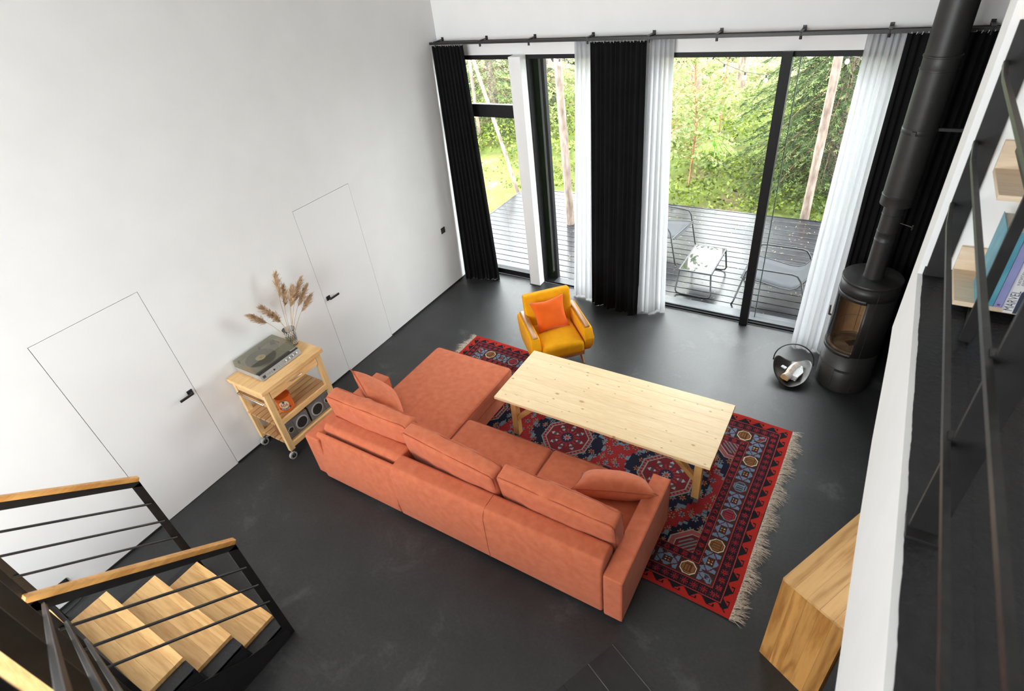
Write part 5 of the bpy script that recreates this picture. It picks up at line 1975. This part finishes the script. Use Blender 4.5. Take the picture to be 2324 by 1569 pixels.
sapling([(-1.0, 8.6, ZG), (-1.0, 8.6, .5), (-1.05, 8.6, 1.1)], 800, .8, 'pale shrub behind the deck pine', 35, (.40, .52, .14), (.70, .76, .34))


def spruce(base, rad, ztop, htot, label, seed, step=.21, twigs=26, blades=26):
    rs = np.random.RandomState(seed)
    base = np.array(base, float)
    t = thing('spruce_tree', label, 'tree', tuple(base), 0, 'spruces in the garden')
    MB().tube([(0, 0, 0), (0, 0, htot * .5), (0, 0, ztop + .6)], [.13, .10, .07], 10).build('trunk', M['bark'], t, smooth=60)
    bw = MB()
    O, D, S_, C = [], [], [], []          # blade origin, direction, width vector, colour
    z = .15
    while z < ztop:
        nb_ = 9
        ph = rs.uniform(0, 6.28)
        for k in range(nb_):
            a = ph + 6.283 * k / nb_ + rs.uniform(-.25, .25)
            Lr = rad * (1 - z / htot) * rs.uniform(.75, 1.12)
            out = np.array((math.cos(a), math.sin(a), 0))
            side = np.array((-math.sin(a), math.cos(a), 0))

            def P(f):
                return out * Lr * f + np.array((0, 0, z + .10 * Lr * f - .42 * Lr * f * f))
            bw.tube([P(0), P(.35), P(.7), P(1)], [.014, .010, .006, .003], 4)
            nt_ = max(8, int(twigs * Lr / rad))
            for q in range(nt_):
                f = .16 + .84 * (q + rs.rand()) / nt_
                sg = 1 if q % 2 else -1
                ln_ = (.20 + .42 * (1 - f)) * rs.uniform(.7, 1.15) * min(1.0, .55 + Lr / 3)
                p0 = P(f)
                dr = out * rs.uniform(.45, .8) + side * sg * rs.uniform(.35, .9) + np.array((0, 0, -rs.uniform(.25, .75)))
                dr /= np.linalg.norm(dr)
                tip = rs.rand()
                for b in range(blades):
                    g = (b + rs.rand()) / blades
                    sg2 = 1 if b % 2 else -1
                    lat = np.cross(dr, (0, 0, 1.0))
                    lat /= max(1e-6, np.linalg.norm(lat))
                    dv = dr * .75 + lat * sg2 * .55 + rs.normal(0, .16, 3)
                    dv /= np.linalg.norm(dv)
                    O.append(p0 + dr * ln_ * g + np.array((0, 0, -.08 * ln_ * g * g)))
                    D.append(dv * rs.uniform(.045, .070))
                    w_ = np.cross(dv, rs.normal(0, 1, 3))
                    S_.append(w_ / max(1e-6, np.linalg.norm(w_)) * .0075)
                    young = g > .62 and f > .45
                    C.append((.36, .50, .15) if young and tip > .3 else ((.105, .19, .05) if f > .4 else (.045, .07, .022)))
        z += step
    bw.build('branches', M['twig'], t)
    O, D, S_ = map(np.array, (O, D, S_))
    n = len(O)
    V = np.stack([O - S_ * .4, O + D * .5 - S_, O + D, O + D * .5 + S_], 1).reshape(-1, 3)
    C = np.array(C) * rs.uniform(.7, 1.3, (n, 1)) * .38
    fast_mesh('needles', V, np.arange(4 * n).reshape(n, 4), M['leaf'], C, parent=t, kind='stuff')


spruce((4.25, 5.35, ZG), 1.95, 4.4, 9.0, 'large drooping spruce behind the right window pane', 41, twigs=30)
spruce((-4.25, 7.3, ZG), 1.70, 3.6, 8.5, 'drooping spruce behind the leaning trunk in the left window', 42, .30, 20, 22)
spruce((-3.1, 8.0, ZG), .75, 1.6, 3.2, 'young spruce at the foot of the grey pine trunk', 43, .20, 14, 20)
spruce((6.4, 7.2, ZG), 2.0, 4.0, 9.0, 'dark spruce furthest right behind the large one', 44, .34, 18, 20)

# neighbour's pale cabin far behind
nc = thing('neighbour_cabin', 'pale timber cabin with dark base beyond the trees', 'cabin', (-3.5, 15.5, ZG))
clad = noisy('pale_cladding', (.38, .30, .23), (.45, .37, .29), 3, .8)
for i in range(9):
    MB().box(-4.5, 3.6, 0, .04, .55 + i * .20, .745 + i * .20).build('cladding_board', clad, nc)
MB().box(-4.5, 3.6, .04, 3, .5, 2.4).build('wall', clad, nc)
MB().box(-4.4, 3.5, .06, 2.9, 0, .5).build('dark_base', M['blackwall'], nc)
for x in (-3.2, -.6, 2.0):
    f = MB().box(x - .5, x + .5, -.03, .0, 1.0, 2.0).build('window_frame', M['jamb'], nc)
    MB().box(x - .45, x + .45, -.035, -.03, 1.05, 1.95).build('pane', gm, f)
MB().prism([(-4.9, 2.4), (-.45, 3.9), (4.0, 2.4)], -.4, 3.4, 'Y').build('roof', M['blackwall'], nc)

# string of garden bulbs
wire = [(.60, 1.935, 3.0), (.5, 1.7, 2.85), (.55, 1.5, 2.74), (.889, 1.5, 2.665), (1.025, 1.5, 2.640), (1.5, 1.5, 2.78), (2.3, 1.5, 3.05), (2.906, 1.5, 2.72), (3.121, 1.5, 2.595), (3.373, 1.5, 2.505), (3.616, 1.5, 2.475), (3.84, 1.5, 2.58), (4.039, 1.5, 2.735), (4.25, 1.5, 2.74), (4.423, 1.5, 2.675), (4.9, 1.1, 2.65), (5.3, .28, 2.95)]
sl = thing('string_lights', 'string of clear bulbs hung across above the deck', 'string lights', (2.3, 1.5, 2.4))
MB((2.3, 1.5, 2.4)).tube(wire, .0035, 5).build('wire', M['blackplastic'], sl)
for k in (3, 4, 8, 9, 10, 12, 14):
    x, yv, z = wire[k]
    sk = MB((2.3, 1.5, 2.4)).cyl((x, yv, z - .032), (x, yv, z + .003), .011, n=10).build('socket', M['blackplastic'], sl)
    mb = MB((2.3, 1.5, 2.4))
    mb.lathe([(.010, 0), (.016, -.008), (.024, -.025), (.025, -.036), (.018, -.052), (.0001, -.058)], 14, c=(x, yv, z - .032))
    mb.build('bulb', M['bulb'], sk, smooth=60)
